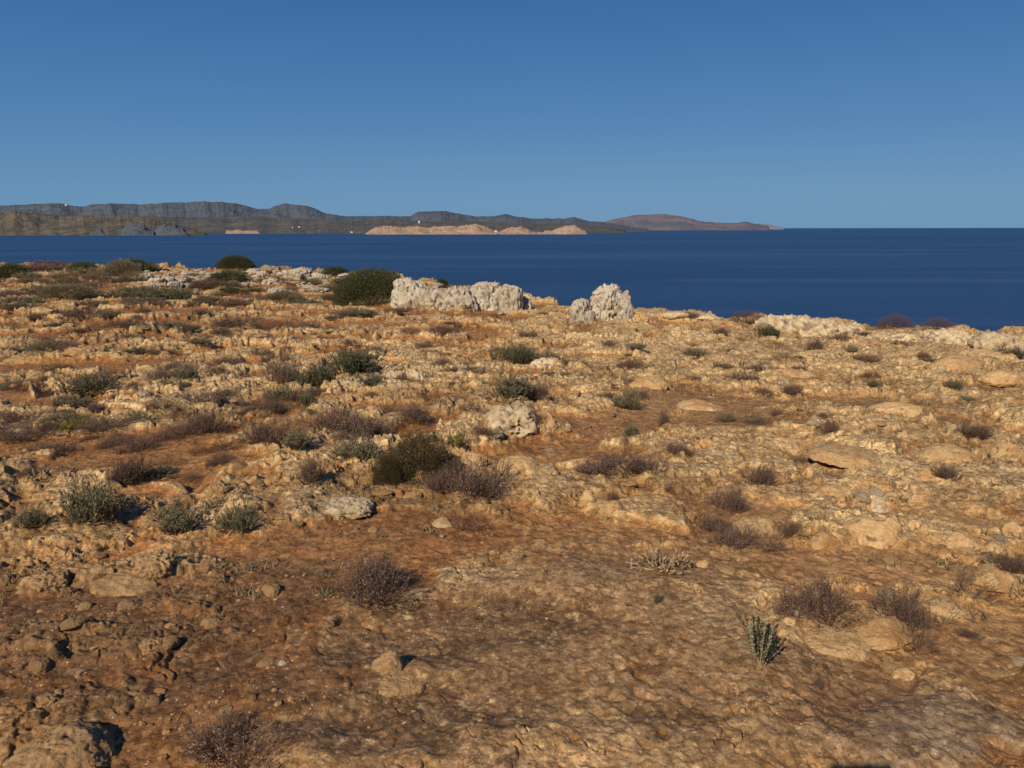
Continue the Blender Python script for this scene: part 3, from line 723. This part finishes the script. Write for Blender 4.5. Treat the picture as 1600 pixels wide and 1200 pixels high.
def make_sparse(v, h, n=26):
    """open reddish twigs"""
    P = stems(n, 1.25, h, .3, 6, .05); s = PB(); s.ribbons(P, .007, rng.uniform(.1, .8, n))
    p, d, u = at_stem(P, n*9, .35, 1.); dd = d/np.linalg.norm(d, axis=1)[:,None]+rng.normal(0, .6, d.shape)
    Q = np.stack([p, p+dd*.06, p+dd*.11+np.array([0,0,.02])], 1); s.ribbons(Q, .0035, rng.uniform(0, 1, n*9))
    f = PB(); i = rng.integers(0, n*9, 300); f.leaves(Q[i,2]+rng.normal(0,.01,(300,3)), rng.normal(size=(300,3)), .022, .007, rng.uniform(0,1,300))
    return [('stems', s.mesh('stems', M['stem'])), ('seed_heads', f.mesh('seed_heads', M['redd']))]
def make_silver(v):
    """upright shoots set with thick silvery leaves, some shoots deep green"""
    n = 22; P = stems(n, .60, 1.45, .1, 8, .12, -.02); s = PB(); s.ribbons(P, .012, rng.uniform(.3, 1, n))
    out = [('stems', s.mesh('stems', M['dead']))]
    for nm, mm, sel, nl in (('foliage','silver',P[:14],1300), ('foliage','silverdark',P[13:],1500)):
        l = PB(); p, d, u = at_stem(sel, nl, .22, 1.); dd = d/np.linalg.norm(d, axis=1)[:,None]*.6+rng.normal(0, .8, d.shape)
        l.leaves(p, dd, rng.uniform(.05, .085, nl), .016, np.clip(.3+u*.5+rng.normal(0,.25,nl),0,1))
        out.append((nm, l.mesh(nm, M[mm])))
    return out
def make_dead(v):
    n = 34; P = stems(n, 1.35, .34, .35, 7, .03); P[:,:,1] *= .7; s = PB(); s.ribbons(P, .012, rng.uniform(0, 1, n), .5)
    p, d, u = at_stem(P, 260, .3, 1.); dd = d/np.linalg.norm(d, axis=1)[:,None]+rng.normal(0, .7, d.shape)
    l = PB(); l.leaves(p, dd, rng.uniform(.03, .07, 260), .012, rng.uniform(0, 1, 260))
    return [('stems', s.mesh('stems', M['dead'])), ('withered_leaves', l.mesh('withered_leaves', M['dead']))]
def make_black(v):
    P = stems(16, .95, .9, .3, 6, .05, .35); s = PB(); s.ribbons(P, .016, rng.uniform(0, .4, 16), .5)
    p, d, u = at_stem(P, 80, .3, 1.); dd = d/np.linalg.norm(d, axis=1)[:,None]+rng.normal(0, .7, d.shape)
    s.ribbons(np.stack([p, p+dd*.09, p+dd*.16], 1), .008, rng.uniform(0,.4,80))
    return [('stems', s.mesh('stems', M['twig']))]
PROTO = {
 'grey': [make_tuft(i, .55, 'grey', 220, 5200) for i in range(3)],
 'green': [make_tuft(i, .55, 'green', 220, 5200, True, .05) for i in range(3)],
 'purple': [make_statice(i, .5, 190, 1500, 1500) for i in range(4)],
 'mauve': [make_statice(i, .45, 190, 1500, 2600, 'twig') for i in range(2)],
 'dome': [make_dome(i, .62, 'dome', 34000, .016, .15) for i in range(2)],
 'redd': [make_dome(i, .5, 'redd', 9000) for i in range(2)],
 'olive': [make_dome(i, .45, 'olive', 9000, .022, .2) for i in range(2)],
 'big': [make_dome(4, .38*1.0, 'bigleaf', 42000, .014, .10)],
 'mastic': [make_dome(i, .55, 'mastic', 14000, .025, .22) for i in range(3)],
 'yellow': [make_tuft(5, .7, 'yellow', 90, 1900, False, .07)],
 'silver': [make_silver(0)], 'sparse': [make_sparse(i, .55) for i in range(2)],
 'dead': [make_dead(0)], 'black': [make_black(0)]}
HT = {'grey':.55,'green':.55,'purple':.5,'mauve':.45,'dome':.62,'redd':.5,'olive':.45,'mastic':.55,'big':.38,'yellow':.7,'silver':1.45,'sparse':.55,'dead':.34,'black':.9}
NAME = {'grey':'grey_shrub','green':'green_shrub','purple':'purple_shrub','mauve':'purple_shrub','dome':'cushion_bush','redd':'cushion_bush','olive':'cushion_bush','mastic':'evergreen_bush','big':'evergreen_bush','yellow':'yellow_shrub','silver':'silver_shrub','sparse':'twiggy_shrub','dead':'dead_shrub','black':'dead_shrub'}
nplant = 0
def plant(kind, px, py, w, h, label, group=None, mark=None, flat=None):
    global nplant
    x, y, z, t = ground_at(px, py)
    s = w/F*t; sz = (h/F*t)/HT[kind]
    pr = PROTO[kind][nplant % len(PROTO[kind])]; nplant += 1
    e = link(NAME[kind], None, None, (x, y+s*.22, H(x, y+s*.22)-.02*s)); e.empty_display_size = .1
    e.rotation_euler.z = rng.uniform(0, 2*PI) if kind not in ('silver','black','dead') else 0
    k_ = 1.22 if kind in ('purple','mauve','grey','green') else 1.06
    e.scale = (s*k_, s*k_*.9, sz*k_*.98)
    bake(e, label, 'bush' if kind in ('dome','redd','olive','mastic','big') else 'shrub', group)
    for nm, me_ in pr:
        o = link(nm, me_, e)
    if mark: LAND.append((px, py-h/2, mark))
    USED.append((px, py, w)); return e
USED = []
SH = [ # kind, x, y(foot), w, h, label, landmark
('grey',131,622,92,42,'wide low grey green shrub in the left middle','the wide low grey green shrub'),
('grey',115,642,50,25,'small grey green shrub in front of the wide low one at left',None),
('purple',82,632,36,20,'small brown shrub at the left tip of the wide grey green shrub',None),
('grey',292,592,42,28,'small round grey green bush casting a dark shadow in the left middle','the small round grey bush'),
('mauve',425,600,62,38,'mauve grey shrub left of the tall green shrub','the mauve grey shrub'),
('green',545,586,100,44,'tall green shrub with upright shoots left of centre','the tall green shrub'),
('green',492,606,52,44,'upright green shrub at the lower left of the tall green one',None),
('green',487,633,36,28,'small dark green tuft below the upright green shrub',None),
('grey',425,626,52,30,'grey green shrub below the mauve grey one',None),
('mauve',418,645,50,22,'low mauve shrub in front of the grey green shrub column',None),
('purple',315,682,70,46,'dark purple brown shrub left of the paired purple bushes','the dark purple brown shrub'),
('purple',420,693,74,52,'rounded purple brown bush between two other shrubs at left centre','the rounded purple bush'),
('mauve',515,682,110,44,'broad mauve flowered shrub behind the grey green clump','the broad mauve shrub'),
('grey',465,706,56,38,'grey green shrub left of the silvery clump',None),
('grey',542,718,88,34,'silvery green shrub spilling over tan rock left of the dark dome','the silvery green shrub'),
('purple',482,752,54,52,'dark brown shrub hanging below the grey green clump',None),
('purple',192,752,78,50,'lone purple brown shrub on red soil at left','the lone purple shrub'),
('purple',215,702,76,25,'low brown shrub behind the lone purple one',None),
('yellow',110,675,42,22,'small bright green tuft near the left edge','the bright green tuft'),
('purple',75,682,50,22,'low brown shrub left of the bright green tuft',None),
('grey',130,822,106,76,'largest grey green shrub near the left edge','the largest grey green shrub'),
('grey',38,822,50,40,'small grey green shrub left of the largest one',None),
('grey',277,832,85,50,'grey green shrub, left one of a side by side pair','the left paired shrub'),
('grey',357,842,76,46,'grey green shrub, right one of a side by side pair','the right paired shrub'),
('dome',650,748,132,78,'dense dark domed bush in the middle of the picture','the dark domed bush'),
('dome',603,756,46,46,'dark lobe of bush at the lower left of the domed bush',None),
('yellow',708,702,40,34,'yellow green tuft at the right shoulder of the dark domed bush','the yellow tuft'),
('mauve',745,775,95,58,'purple flowered shrub below the dark domed bush','the purple flowered shrub'),
('mauve',695,775,56,44,'purple shrub squeezed between the dark dome and the flowered shrub',None),
('grey',845,566,90,38,'grey green shrub behind the pale pointed rock at centre','the centre grey green shrub'),
('green',800,570,56,30,'small green shrub at the left of the pale pointed rock',None),
('grey',795,626,84,46,'grey brown shrub on top of the pitted grey outcrop','the grey brown shrub'),
('mauve',845,625,50,28,'faded shrub right of the grey brown one',None),
('purple',684,573,34,15,'low dark shrub right of the pale knobs',None),
('purple',666,544,25,14,'small dark tuft behind the pale knobs',None),
('purple',838,676,28,30,'dark tuft at the right foot of the pitted outcrop',None),
('grey',978,644,46,34,'round grey green bush on the edge of the red soil','the round bush by the red soil'),
('grey',985,682,38,26,'small grey green bush below the round one by the red soil',None),
('mauve',945,738,94,42,'long purple shrub right of centre','the long purple shrub'),
('purple',1008,740,58,36,'darker purple shrub joined to the long purple one',None),
('purple',1064,706,52,24,'dark flat shrub right of the long purple shrub','the dark flat shrub'),
('purple',1033,668,20,30,'narrow upright dark tuft on tan rock',None),
('purple',1180,757,56,34,'dark purple shrub above the rounded tan boulder','the dark purple shrub'),
('mauve',1140,797,58,36,'purple shrub on the upper left of the rounded tan boulder',None),
('purple',1122,836,50,38,'dark shrub against the left side of the rounded tan boulder',None),
('mauve',1165,858,76,38,'purple shrub hanging over the front of the rounded tan boulder',None),
('purple',1230,843,46,30,'small dark rounded bush at the right of the rounded tan boulder','the small dark dome'),
('purple',1300,683,46,24,'purple shrub in the middle of the right hand ledges','the mid right purple shrub'),
('purple',1240,624,42,20,'dark twiggy shrub on a wide tan ledge',None),
('green',1364,611,24,12,'tiny deep green tuft on the right hand ledges',None),
('grey',1395,640,80,14,'flat grey green mat of shrub on a mossy hump at right','the flat grey mat'),
('redd',1216,543,42,14,'flat brown cushion below the reddish cushion on the rim',None),
('green',1213,530,44,18,'green shrub under the pale humped rim boulder',None),
('redd',1172,510,62,20,'reddish brown cushion on the rim left of the pale boulder','the reddish cushion'),
('redd',1195,520,34,16,'reddish cushion in front of the pale humped rim boulder',None),
('purple',1124,523,26,18,'small dark tuft left of the reddish cushion',None),
('purple',1315,534,44,22,'brown shrub in front of the widest rim boulder',None),
('purple',1270,548,26,24,'upright brown tuft below the widest rim boulder',None),
('grey',1333,553,28,16,'small grey green tuft below the widest rim boulder',None),
('redd',1228,567,50,12,'flat dark red mat right of centre below the rim',None),
('redd',1405,514,56,22,'domed brown bush on the rim against the sea, left of a pair','the domed rim bush'),
('redd',1472,516,56,20,'low domed bush on the rim against the sea, right of a pair',None),
('grey',1580,560,62,20,'grey green shrub at the right edge below the jagged boulder','the right edge grey shrub'),
('grey',1490,613,32,18,'small grey tuft right of the tiny deep green one',None),
('purple',1448,562,30,14,'low purple tuft below the square rim boulder',None),
('grey',1130,661,30,18,'small grey tuft on ledges right of the red soil',None),
('purple',1210,651,18,12,'tiny dark tuft on ledges right of the red soil',None),
('purple',1485,750,34,30,'brown shrub at the foot of the broad low rock',None),
('purple',1532,692,50,28,'brown shrub behind the broad low rock near the right edge',None),
('purple',955,782,20,16,'tiny dark tuft between the two smooth tan stones',None),
('purple',1307,988,118,76,'big purple brown shrub in the right foreground','the big purple shrub'),
('mauve',1412,978,82,56,'purple brown shrub right of the big one in the right foreground','the second purple shrub'),
('sparse',1440,1030,66,50,'open reddish twigs below the second purple shrub','the reddish twigs'),
('sparse',1525,946,80,48,'sparse reddish twigs near the right edge',None),
('purple',1580,896,60,34,'dark purple shrub cut by the right edge below the boulder row',None),
('purple',1522,1000,32,18,'small dark tuft right of the open reddish twigs',None),
('silver',1188,1050,54,92,'silvery upright plant with dark green shoots in the foreground','the silvery upright plant'),
('dead',1040,900,120,52,'dead brown branches spread fan like on the slab','the dead branches'),
('mauve',1277,1082,15,22,'tiny plant with a pink flower on bare soil',None),
('grey',1027,945,12,28,'thin lone sprig on the slab below the dead branches',None),
('mauve',603,945,128,72,'purple heath like shrub at the left edge of the slab','the foreground purple shrub'),
('mauve',350,1238,160,66,'purple shrub cut off by the bottom edge of the picture',None),
('black',305,892,34,38,'charred black twig standing on red soil at lower left','the black twig'),
('sparse',725,832,64,44,'dry reddish twigs beside the small white flaky rock',None),
('sparse',830,1000,14,12,'tiny dry sprig in the dark hollow',None),
('mastic',12,432,52,22,'dark green bush at the far left edge of the plateau','the far left evergreen'),
('mastic',125,420,46,15,'low dark green bush on the skyline at left',None),
('mastic',200,423,78,22,'wide dark green bush on the skyline at left','the wide skyline evergreen'),
('olive',185,432,60,22,'olive dome in front of the wide skyline evergreen','the olive dome'),
('olive',148,438,42,18,'brown olive cushion left of the olive dome',None),
('olive',202,441,46,16,'smaller olive cushion right below the olive dome',None),
('redd',75,419,72,12,'low brown cushion on the skyline near the left edge',None),
('big',364,421,56,20,'rounded dark green bush alone on the skyline','the rounded skyline bush'),
('mastic',354,444,64,18,'dark green bush below the rounded skyline bush',None),
('mastic',522,431,46,14,'small dark green bush on the skyline left of the big one',None),
('big',577,470,134,54,'biggest dark green bush against the sea beside the pale ridge','the biggest evergreen'),
('redd',310,453,46,14,'brown cushion left of the lower dark green bush',None),
('redd',340,463,30,9,'small brown cushion among pale rocks at left',None),
('redd',452,451,24,12,'small round brown cushion among the pale rocks','the round brown cushion'),
('olive',100,443,40,12,'low olive cushion near the far left',None),
('grey',60,460,120,16,'long low band of grey green scrub at the far left','the far left scrub band'),
('grey',165,463,110,15,'second low band of grey green scrub left of the pale rocks',None),
('green',258,468,95,18,'low dark green scrub in front of the pale rocks at left','the low dark green scrub'),
('grey',215,458,70,13,'pale grey scrub below the smaller olive dome',None),
('grey',290,462,60,14,'grey green scrub behind the low dark green scrub',None),
('mauve',115,498,60,18,'faded mauve shrub on orange soil at far left',None),
('grey',20,486,55,22,'grey green bush at the left edge above orange soil',None),
('purple',60,497,48,16,'dark brown shrub beside the left edge grey bush',None),
('grey',168,496,42,18,'grey green tuft on orange soil at left',None),
('mauve',200,512,60,16,'dusty mauve shrub on a tan hump at left',None),
('grey',470,474,60,12,'low grey green scrub left of the biggest evergreen',None),
('grey',560,496,70,14,'low green scrub below the biggest evergreen','the scrub below the evergreen'),
('purple',620,492,50,10,'thin brown scrub in front of the biggest evergreen',None),
('redd',925,502,18,8,'dark red cushion between the tilted rock and the tall boulder',None),
('mastic',690,443,20,9,'tiny dark bush on top of the pale jagged ridge',None),
('mastic',776,448,16,8,'tiny bush on the ridge above the tan bulging boulder',None),
]
for kd, a, b_, w, h, lb, mk in SH:
    if lb: plant(kd, a, b_, w, h, lb, None, mk)

# ---- pale rocks strewn along the left rim, and everything else one can count
LAND += [(430,430,'the pale skyline rocks'), (900,665,'the bare red soil'), (1300,900,'the bare soil at right')]
taken = set()
def place_words(px, py):
    dd = sorted(((math.hypot((px-a)/1.3, (py-b_)*1.6), a, b_, n) for a, b_, n in LAND))
    for rank in range(14):
        for q in ((0,),) :
            D_, a, b_, n = dd[rank]
            dx, dy = px-a, (py-b_)*1.8
            near = 'close' if D_ < 45 else ('some way' if D_ < 120 else 'well')
            if abs(dx) > 2*abs(dy): rel = 'to the left of' if dx < 0 else 'to the right of'
            elif abs(dy) > 2*abs(dx): rel = 'behind' if dy < 0 else 'in front of'
            else: rel = ('behind and left of' if dx < 0 else 'behind and right of') if dy < 0 else ('in front and left of' if dx < 0 else 'in front and right of')
            yield f'{near} {rel} {n}'
def uniq(look, px, py):
    for w in place_words(px, py):
        s = f'{look} {w}'
        if s not in taken and len(s.split()) <= 16: taken.add(s); return s
    for w in place_words(px, py):
        for extra in ('slightly tilted','partly buried','rather ragged'):
            s = f'{look} {w}'
            s2 = s.replace('small', 'very small', 1)
            if s2 not in taken and len(s2.split()) <= 16: taken.add(s2); return s2
    return f'{look} {next(place_words(px, py))}'
def free(px, py, w, k=.55):
    for a, b_, w_ in USED:
        if abs(px-a) < (w+w_)*k*.5 and abs(py-b_) < (w+w_)*k*.28: return False
    return True
rim_x = [p[0] for p in rim_px]; rim_y = [p[1] for p in rim_px]
RP = {}
for kd in ('karst','slab','chunk','round'):
    for v in range(4):
        for mt_ in ('pale','tan','brown','cream'):
            if mt_ == 'pale' or True:
                if v < 3 or mt_ == 'tan':
                    if ('m', kd, v) not in RP: RP[('m', kd, v)] = rock_mesh(kd, 900+v*13+len(kd), 5, .5, .4, .42)[0]
                    me_ = RP[('m', kd, v)].copy(); me_.materials[0] = M[mt_]; RP[(kd, v, mt_)] = me_
def frock(kd, mt_, px, py, w, hs, look, grp, name):
    x, y, z, t = ground_at(px, py)
    s = w/F*t; v = random.randrange(3)
    o = link(name, RP[(kd, v, mt_)], None, (x, y, H(x, y)-.07*s)); o.scale = (s, s*random.uniform(.8,1.1), s*hs); o.rotation_euler = (random.uniform(-.15,.15), random.uniform(-.15,.15), random.uniform(0, 6.28))
    bake(o, uniq(look, px, py), 'rock', grp); USED.append((px, py, w*.7))
n = 0
while n < 85:                                   # pale rocks, left rim
    px = random.uniform(225, 700); top = np.interp(px, rim_x, rim_y)
    py = top + 4 + abs(random.gauss(0, 17 if px < 640 else 6))
    if py > 482 or (510 < px < 640 and py > 440): continue
    w = random.uniform(9, 40)
    if not free(px, py, w, .42): continue
    frock(random.choice(['karst','karst','karst','chunk']), 'pale', px, py, w, random.uniform(.35, .85), random.choice(['small pale rock','small craggy pale rock','small whitish stone']), 'pale rocks strewn along the skyline', 'stone'); n += 1
n = 0
while n < 175:                                  # tan stones on the flat
    py = 480 + 640*random.random()**1.7; px = random.uniform(10, 1590)
    if px < 700 and random.random() < .35: continue
    if py < np.interp(px, rim_x, rim_y)+14 or (430 < px < 1240 and py > 900): continue
    w = random.uniform(12, 34)*(.55+.6*(py-420)/500)
    if not free(px, py, w, .5): continue
    left = px < 520 and py > 700
    mt_ = 'brown' if left and random.random() < .6 else ('cream' if random.random() < .3 else 'tan')
    cw = {'brown':'brown','cream':'pale','tan':'tan'}[mt_]
    kd = random.choice(['slab','chunk','round','karst'])
    sw = {'slab':'flat','chunk':'angular','round':'rounded','karst':'knobbly'}[kd]
    frock(kd, mt_, px, py, w, random.uniform(.45, .95), f'small {sw} {cw} stone', 'stones scattered over the rocky ground', 'stone'); n += 1
n = 0
while n < 170:                                  # small shrubs
    py = 425 + 330*random.random()**2.2; px = random.uniform(0, 1600)
    top = np.interp(px, rim_x, rim_y)
    if py < top+9: continue
    if px > 650 and py > 600 and random.random() < .65: continue
    if px > 1000 and random.random() < .3: continue
    w = random.uniform(18, 50)*(.65+.6*(py-430)/300)*(1.25 if px < 700 else 1)
    if not free(px, py, w, .45): continue
    if 850 < px < 960 and 640 < py < 690: continue
    if px < 600 and py < 480: kd = random.choice(['grey','olive','green','redd','grey','purple','mastic'])
    else: kd = random.choice(['purple','mauve','grey','purple','redd','sparse'] if px < 900 else ['purple','mauve','sparse','redd','purple','grey'])
    look = {'grey':'small grey green shrub','olive':'small olive cushion','green':'small green tuft','redd':'small red brown cushion','purple':'small purple brown shrub','mauve':'small dusty mauve shrub','sparse':'small dry twiggy shrub','mastic':'small dark green bush'}[kd]
    plant(kd, px, py, w, w*random.uniform(.20,.38), uniq(look, px, py), 'small shrubs dotted over the plateau'); n += 1
print('plants', time.time()-T0)

n = 0
while n < 70:                                   # flat scrub mats towards the left rim
    px = random.uniform(0, 640); py = random.uniform(420, 478) if n < 44 else random.uniform(500, 700)
    w = random.uniform(45, 95)
    if py < np.interp(px, rim_x, rim_y)+5 or not free(px, py, w, .30): continue
    kd = random.choice(['grey','olive','grey','mauve','purple'])
    look = {'grey':'flat grey green scrub mat','olive':'flat olive scrub mat','purple':'flat purple brown scrub mat','mauve':'flat dusty mauve scrub mat'}[kd]
    plant(kd, px, py, w, w*random.uniform(.15,.27), uniq(look, px, py), 'flat scrub mats on the left of the plateau'); n += 1
# ---- gravel and low dry herbs that nobody could count
def gravel():
    Dv, Fc = ICO[3][0], ICO[3][1]
    b_ = __import__('bmesh').new(); __import__('bmesh').ops.create_icosphere(b_, subdivisions=1, radius=1)
    Dv = np.array([v.co[:] for v in b_.verts]); Fc = np.array([[v.index for v in f.verts] for f in b_.faces]); b_.free()
    N = 11000
    r = np.geomspace(1.9, 22, 2000); rr_ = r[rng.integers(0, 2000, N)]; az = rng.uniform(-.78, .78, N)
    x = np.sin(az)*rr_; y = np.cos(az)*rr_
    h, R, D_, K_, P_, G_, S_ = land(x, y)
    keep = rng.uniform(0, 1, N) < np.clip(.06+.9*(1-R)*ss(-.2,.3,per(x*1.2, y*1.2, 300)), 0, 1)
    x, y, h, rr_ = x[keep], y[keep], h[keep], rr_[keep]; N = len(x)
    s = (.0035+.0035*rng.exponential(1, N))*(.55+.22*rr_**.9)
    Vv = Dv[None]*rng.uniform(.6, 1.3, (N, len(Dv), 1))*s[:,None,None]*np.array([1,1,.6])
    Vv = Vv + np.stack([x, y, h+s*.15], -1)[:,None,:]
    Fq = Fc[None] + (np.arange(N)*len(Dv))[:,None,None]
    return mesh_np('gravel', Vv.reshape(-1,3), Fq.reshape(-1,3), M['gravel'], {'cav': ('FLOAT', np.repeat(rng.uniform(0, .7, N), len(Dv)))}, smooth=False)
o = link('gravel', gravel()); o['kind'] = 'stuff'; bake(o, 'loose tan gravel and chips strewn over the soil', 'gravel')
def herbs():
    N = 2600; pb = PB()
    r = rng.uniform(0, 1, N)**.8; rr_ = 3.2*(60/3.2)**r; az = rng.uniform(-.75, .75, N)
    x = np.sin(az)*rr_; y = np.cos(az)*rr_
    ok = (fbm(x*.35, y*.6, 3, 310) > .0+.12*(x > 0)) & (rr_ < rim(az)-.5); x, y, rr_ = x[ok], y[ok], rr_[ok]
    h = land(x, y)[0]; N = len(x); k = 12
    s = rng.uniform(.03, .08, N)*(.7+rr_*.035)
    a = rng.uniform(0, 2*PI, (N,k)); e = rng.uniform(.3, 1.3, (N,k))
    d = np.stack([np.cos(a)*np.sin(e), np.sin(a)*np.sin(e), np.cos(e)], -1)*s[:,None,None]*rng.uniform(.5,1.2,(N,k,1))
    B = np.stack([x, y, h-.005], -1)[:,None,:]+np.zeros((N,k,3)); B[:,:,:2] += rng.normal(0, 1, (N,k,2))*s[:,None,None]*.5
    P = np.stack([B, B+d*.55, B+d], 2).reshape(-1,3,3)
    pb.ribbons(P, np.repeat(s*.03+.0012*rr_*.5, k), rng.uniform(0, 1, N*k))
    return pb.mesh('dry_herbs', M['olive'])
o = link('dry_herbs', herbs()); o['kind'] = 'stuff'; bake(o, 'low dry herbs and grass tufts growing between the stones', 'dry herbs')

# ------------------------------------------------------------------ the photographer, standing behind the viewpoint
def skin(name, joints, edges, m, parent, sub=2):
    me = bpy.data.meshes.new(name); me.from_pydata([j[0] for j in joints], edges, []); me.materials.append(m)
    o = link(name, me, parent); md = o.modifiers.new('skin', 'SKIN'); md.use_smooth_shade = True
    sv = me.skin_vertices[0].data if me.skin_vertices else None
    if sv is None:
        bpy.context.view_layer.objects.active = o; me.skin_vertices_ensure() if hasattr(me, 'skin_vertices_ensure') else None
        sv = me.skin_vertices[0].data
    for v_, j in zip(sv, joints): v_.radius = (j[1], j[1]*(j[2] if len(j) > 2 else 1)); v_.use_root = False
    sv[0].use_root = True
    o.modifiers.new('sub', 'SUBSURF').render_levels = sub
    return o
def cloth_mat(n, c):
    m, nt, b = mat(n); g = G(nt); tc = g.n('ShaderNodeTexCoord').outputs['Object']
    g.l(g.mix(g.noise(tc, 30, 4), tuple(v*.8 for v in c), c), b.inputs['Base Color']); return m
px_, py_ = -.03, -.42; gz = H(px_, py_)
pr = link('person', None, None, (px_, py_, gz))
bake(pr, 'person in dark shirt and trousers holding a phone, whose shadow falls at the bottom edge', 'person')
dark = cloth_mat('dark_shirt', (.05,.05,.07)); jean = cloth_mat('trousers', (.07,.08,.12)); skn = cloth_mat('skin', (.45,.27,.19)); hairm = cloth_mat('hair', (.04,.025,.015))
J = [((0,0,.95),.14,.8),((0,0,1.18),.13,.75),((0,.01,1.38),.15,.7),((0,.01,1.47),.06),((0,.03,1.54),.055),((0,.045,1.61),.085,1.1),((0,.05,1.70),.075,1.1)]
E_ = [(0,1),(1,2),(2,3),(3,4),(4,5),(5,6)]
def addj(p, rr_, par, q=1): J.append((p, rr_, q)); E_.append((par, len(J)-1)); return len(J)-1
for sx_ in (-1, 1):
    a_ = addj((sx_*.17,.0,1.40),.06,2); a_ = addj((sx_*.23,.10,1.20),.045,a_); a_ = addj((sx_*.13,.30,1.40),.032,a_)
    w_ = addj((sx_*.085,.37,1.50),.026,a_,1.4)
    hp = addj((sx_*.07,.385,1.56),.022,w_)
    for f_ in range(4):
        k1 = addj((sx_*(.075-.004*f_),.40,1.555+.018*f_),.009,hp); k2 = addj((sx_*.055,.415,1.56+.018*f_),.008,k1); addj((sx_*.035,.41,1.56+.018*f_),.007,k2)
    t1 = addj((sx_*.055,.37,1.545),.010,w_); addj((sx_*.035,.375,1.565),.008,t1)
    l_ = addj((sx_*.10,0,.88),.10,0); l_ = addj((sx_*.12,.02,.50),.065,l_); l_ = addj((sx_*.13,-.01,.10),.045,l_); addj((sx_*.15,.12,.045),.04,l_)
body = skin('body', J, E_, skn, pr)
skin('shirt', [((0,0,.93),.165,.8),((0,0,1.18),.155,.78),((0,.01,1.36),.165,.72),((.19,.0,1.40),.075),((.235,.08,1.24),.065),((-.19,.0,1.40),.075),((-.235,.08,1.24),.065)], [(0,1),(1,2),(2,3),(3,4),(2,5),(5,6)], dark, pr)
skin('trousers', [((0,0,.96),.16,.8),((.10,0,.86),.115),((.12,.02,.50),.085),((.13,-.01,.12),.075),((-.10,0,.86),.115),((-.12,.02,.50),.085),((-.13,-.01,.12),.075)], [(0,1),(1,2),(2,3),(0,4),(4,5),(5,6)], jean, pr)
skin('hair', [((0,.01,1.70),.095),((0,-.03,1.62),.085)], [(0,1)], hairm, pr)
ph = link('phone', mesh_np('phone', [(x*.078, y*.004, z*.037) for z in (-1,1) for y in (-1,1) for x in (-1,1)], [(0,1,3,2),(4,6,7,5),(0,4,5,1),(2,3,7,6),(0,2,6,4),(1,5,7,3)], cloth_mat('phone_case', (.02,.02,.02)), smooth=False), None, (0,-.035,CAM_Z))
bake(ph, 'black phone held sideways in both hands of the photographer', 'phone')
# ------------------------------------------------------------------ light
SH_AZ = math.radians(27); EL = math.radians(34.6)         # shadows fall to the right and away
sd = Vector((-math.sin(SH_AZ)*math.cos(EL), -math.cos(SH_AZ)*math.cos(EL), math.sin(EL)))   # towards the sun
L = bpy.data.lights.new('sun', 'SUN'); L.energy = 4.7; L.angle = math.radians(.53); L.color = (1, .86, .66)
lo = link('sun', L); lo.rotation_euler = sd.to_track_quat('Z', 'Y').to_euler()
W = bpy.data.worlds.new('World'); bpy.context.scene.world = W; W.use_nodes = True
nt = W.node_tree; nt.nodes.clear()
sk = nt.nodes.new('ShaderNodeTexSky'); sk.sky_type = 'NISHITA'; sk.sun_disc = False
sk.sun_elevation = EL; sk.sun_rotation = math.atan2(sd.x, sd.y)
sk.altitude = 0; sk.air_density = 1.0; sk.dust_density = .6; sk.ozone_density = 2.2
tcw = nt.nodes.new('ShaderNodeTexCoord'); sxw = nt.nodes.new('ShaderNodeSeparateXYZ'); nt.links.new(tcw.outputs['Generated'], sxw.inputs[0])
rp = nt.nodes.new('ShaderNodeValToRGB'); nt.links.new(sxw.outputs[2], rp.inputs[0])
el = rp.color_ramp.elements; el[0].position = 0; el[1].position = 1
def lin(c): return tuple(((v/255+.055)/1.055)**2.4/.075 for v in c) + (1,)
el[0].color = lin((97,146,186)); el[1].color = lin((30,70,135))
for p_, c_ in ((.05,(90,140,184)), (.12,(73,126,177)), (.20,(58,112,169)), (.28,(47,98,158)), (.5,(38,86,150))):
    e_ = el.new(p_); e_.color = lin(c_)
hs = nt.nodes.new('ShaderNodeMix'); hs.data_type = 'RGBA'; hs.inputs[0].default_value = .88; nt.links.new(rp.outputs[0], hs.inputs[7])
bg = nt.nodes.new('ShaderNodeBackground'); bg.inputs[1].default_value = .075
ou = nt.nodes.new('ShaderNodeOutputWorld')
nt.links.new(sk.outputs[0], hs.inputs[6]); nt.links.new(hs.outputs[2], bg.inputs[0]); nt.links.new(bg.outputs[0], ou.inputs[0])
sc = bpy.context.scene
sc.view_settings.view_transform = 'Standard'; sc.view_settings.look = 'None'; sc.view_settings.exposure = 0
print('done', time.time()-T0, len(bpy.data.objects))
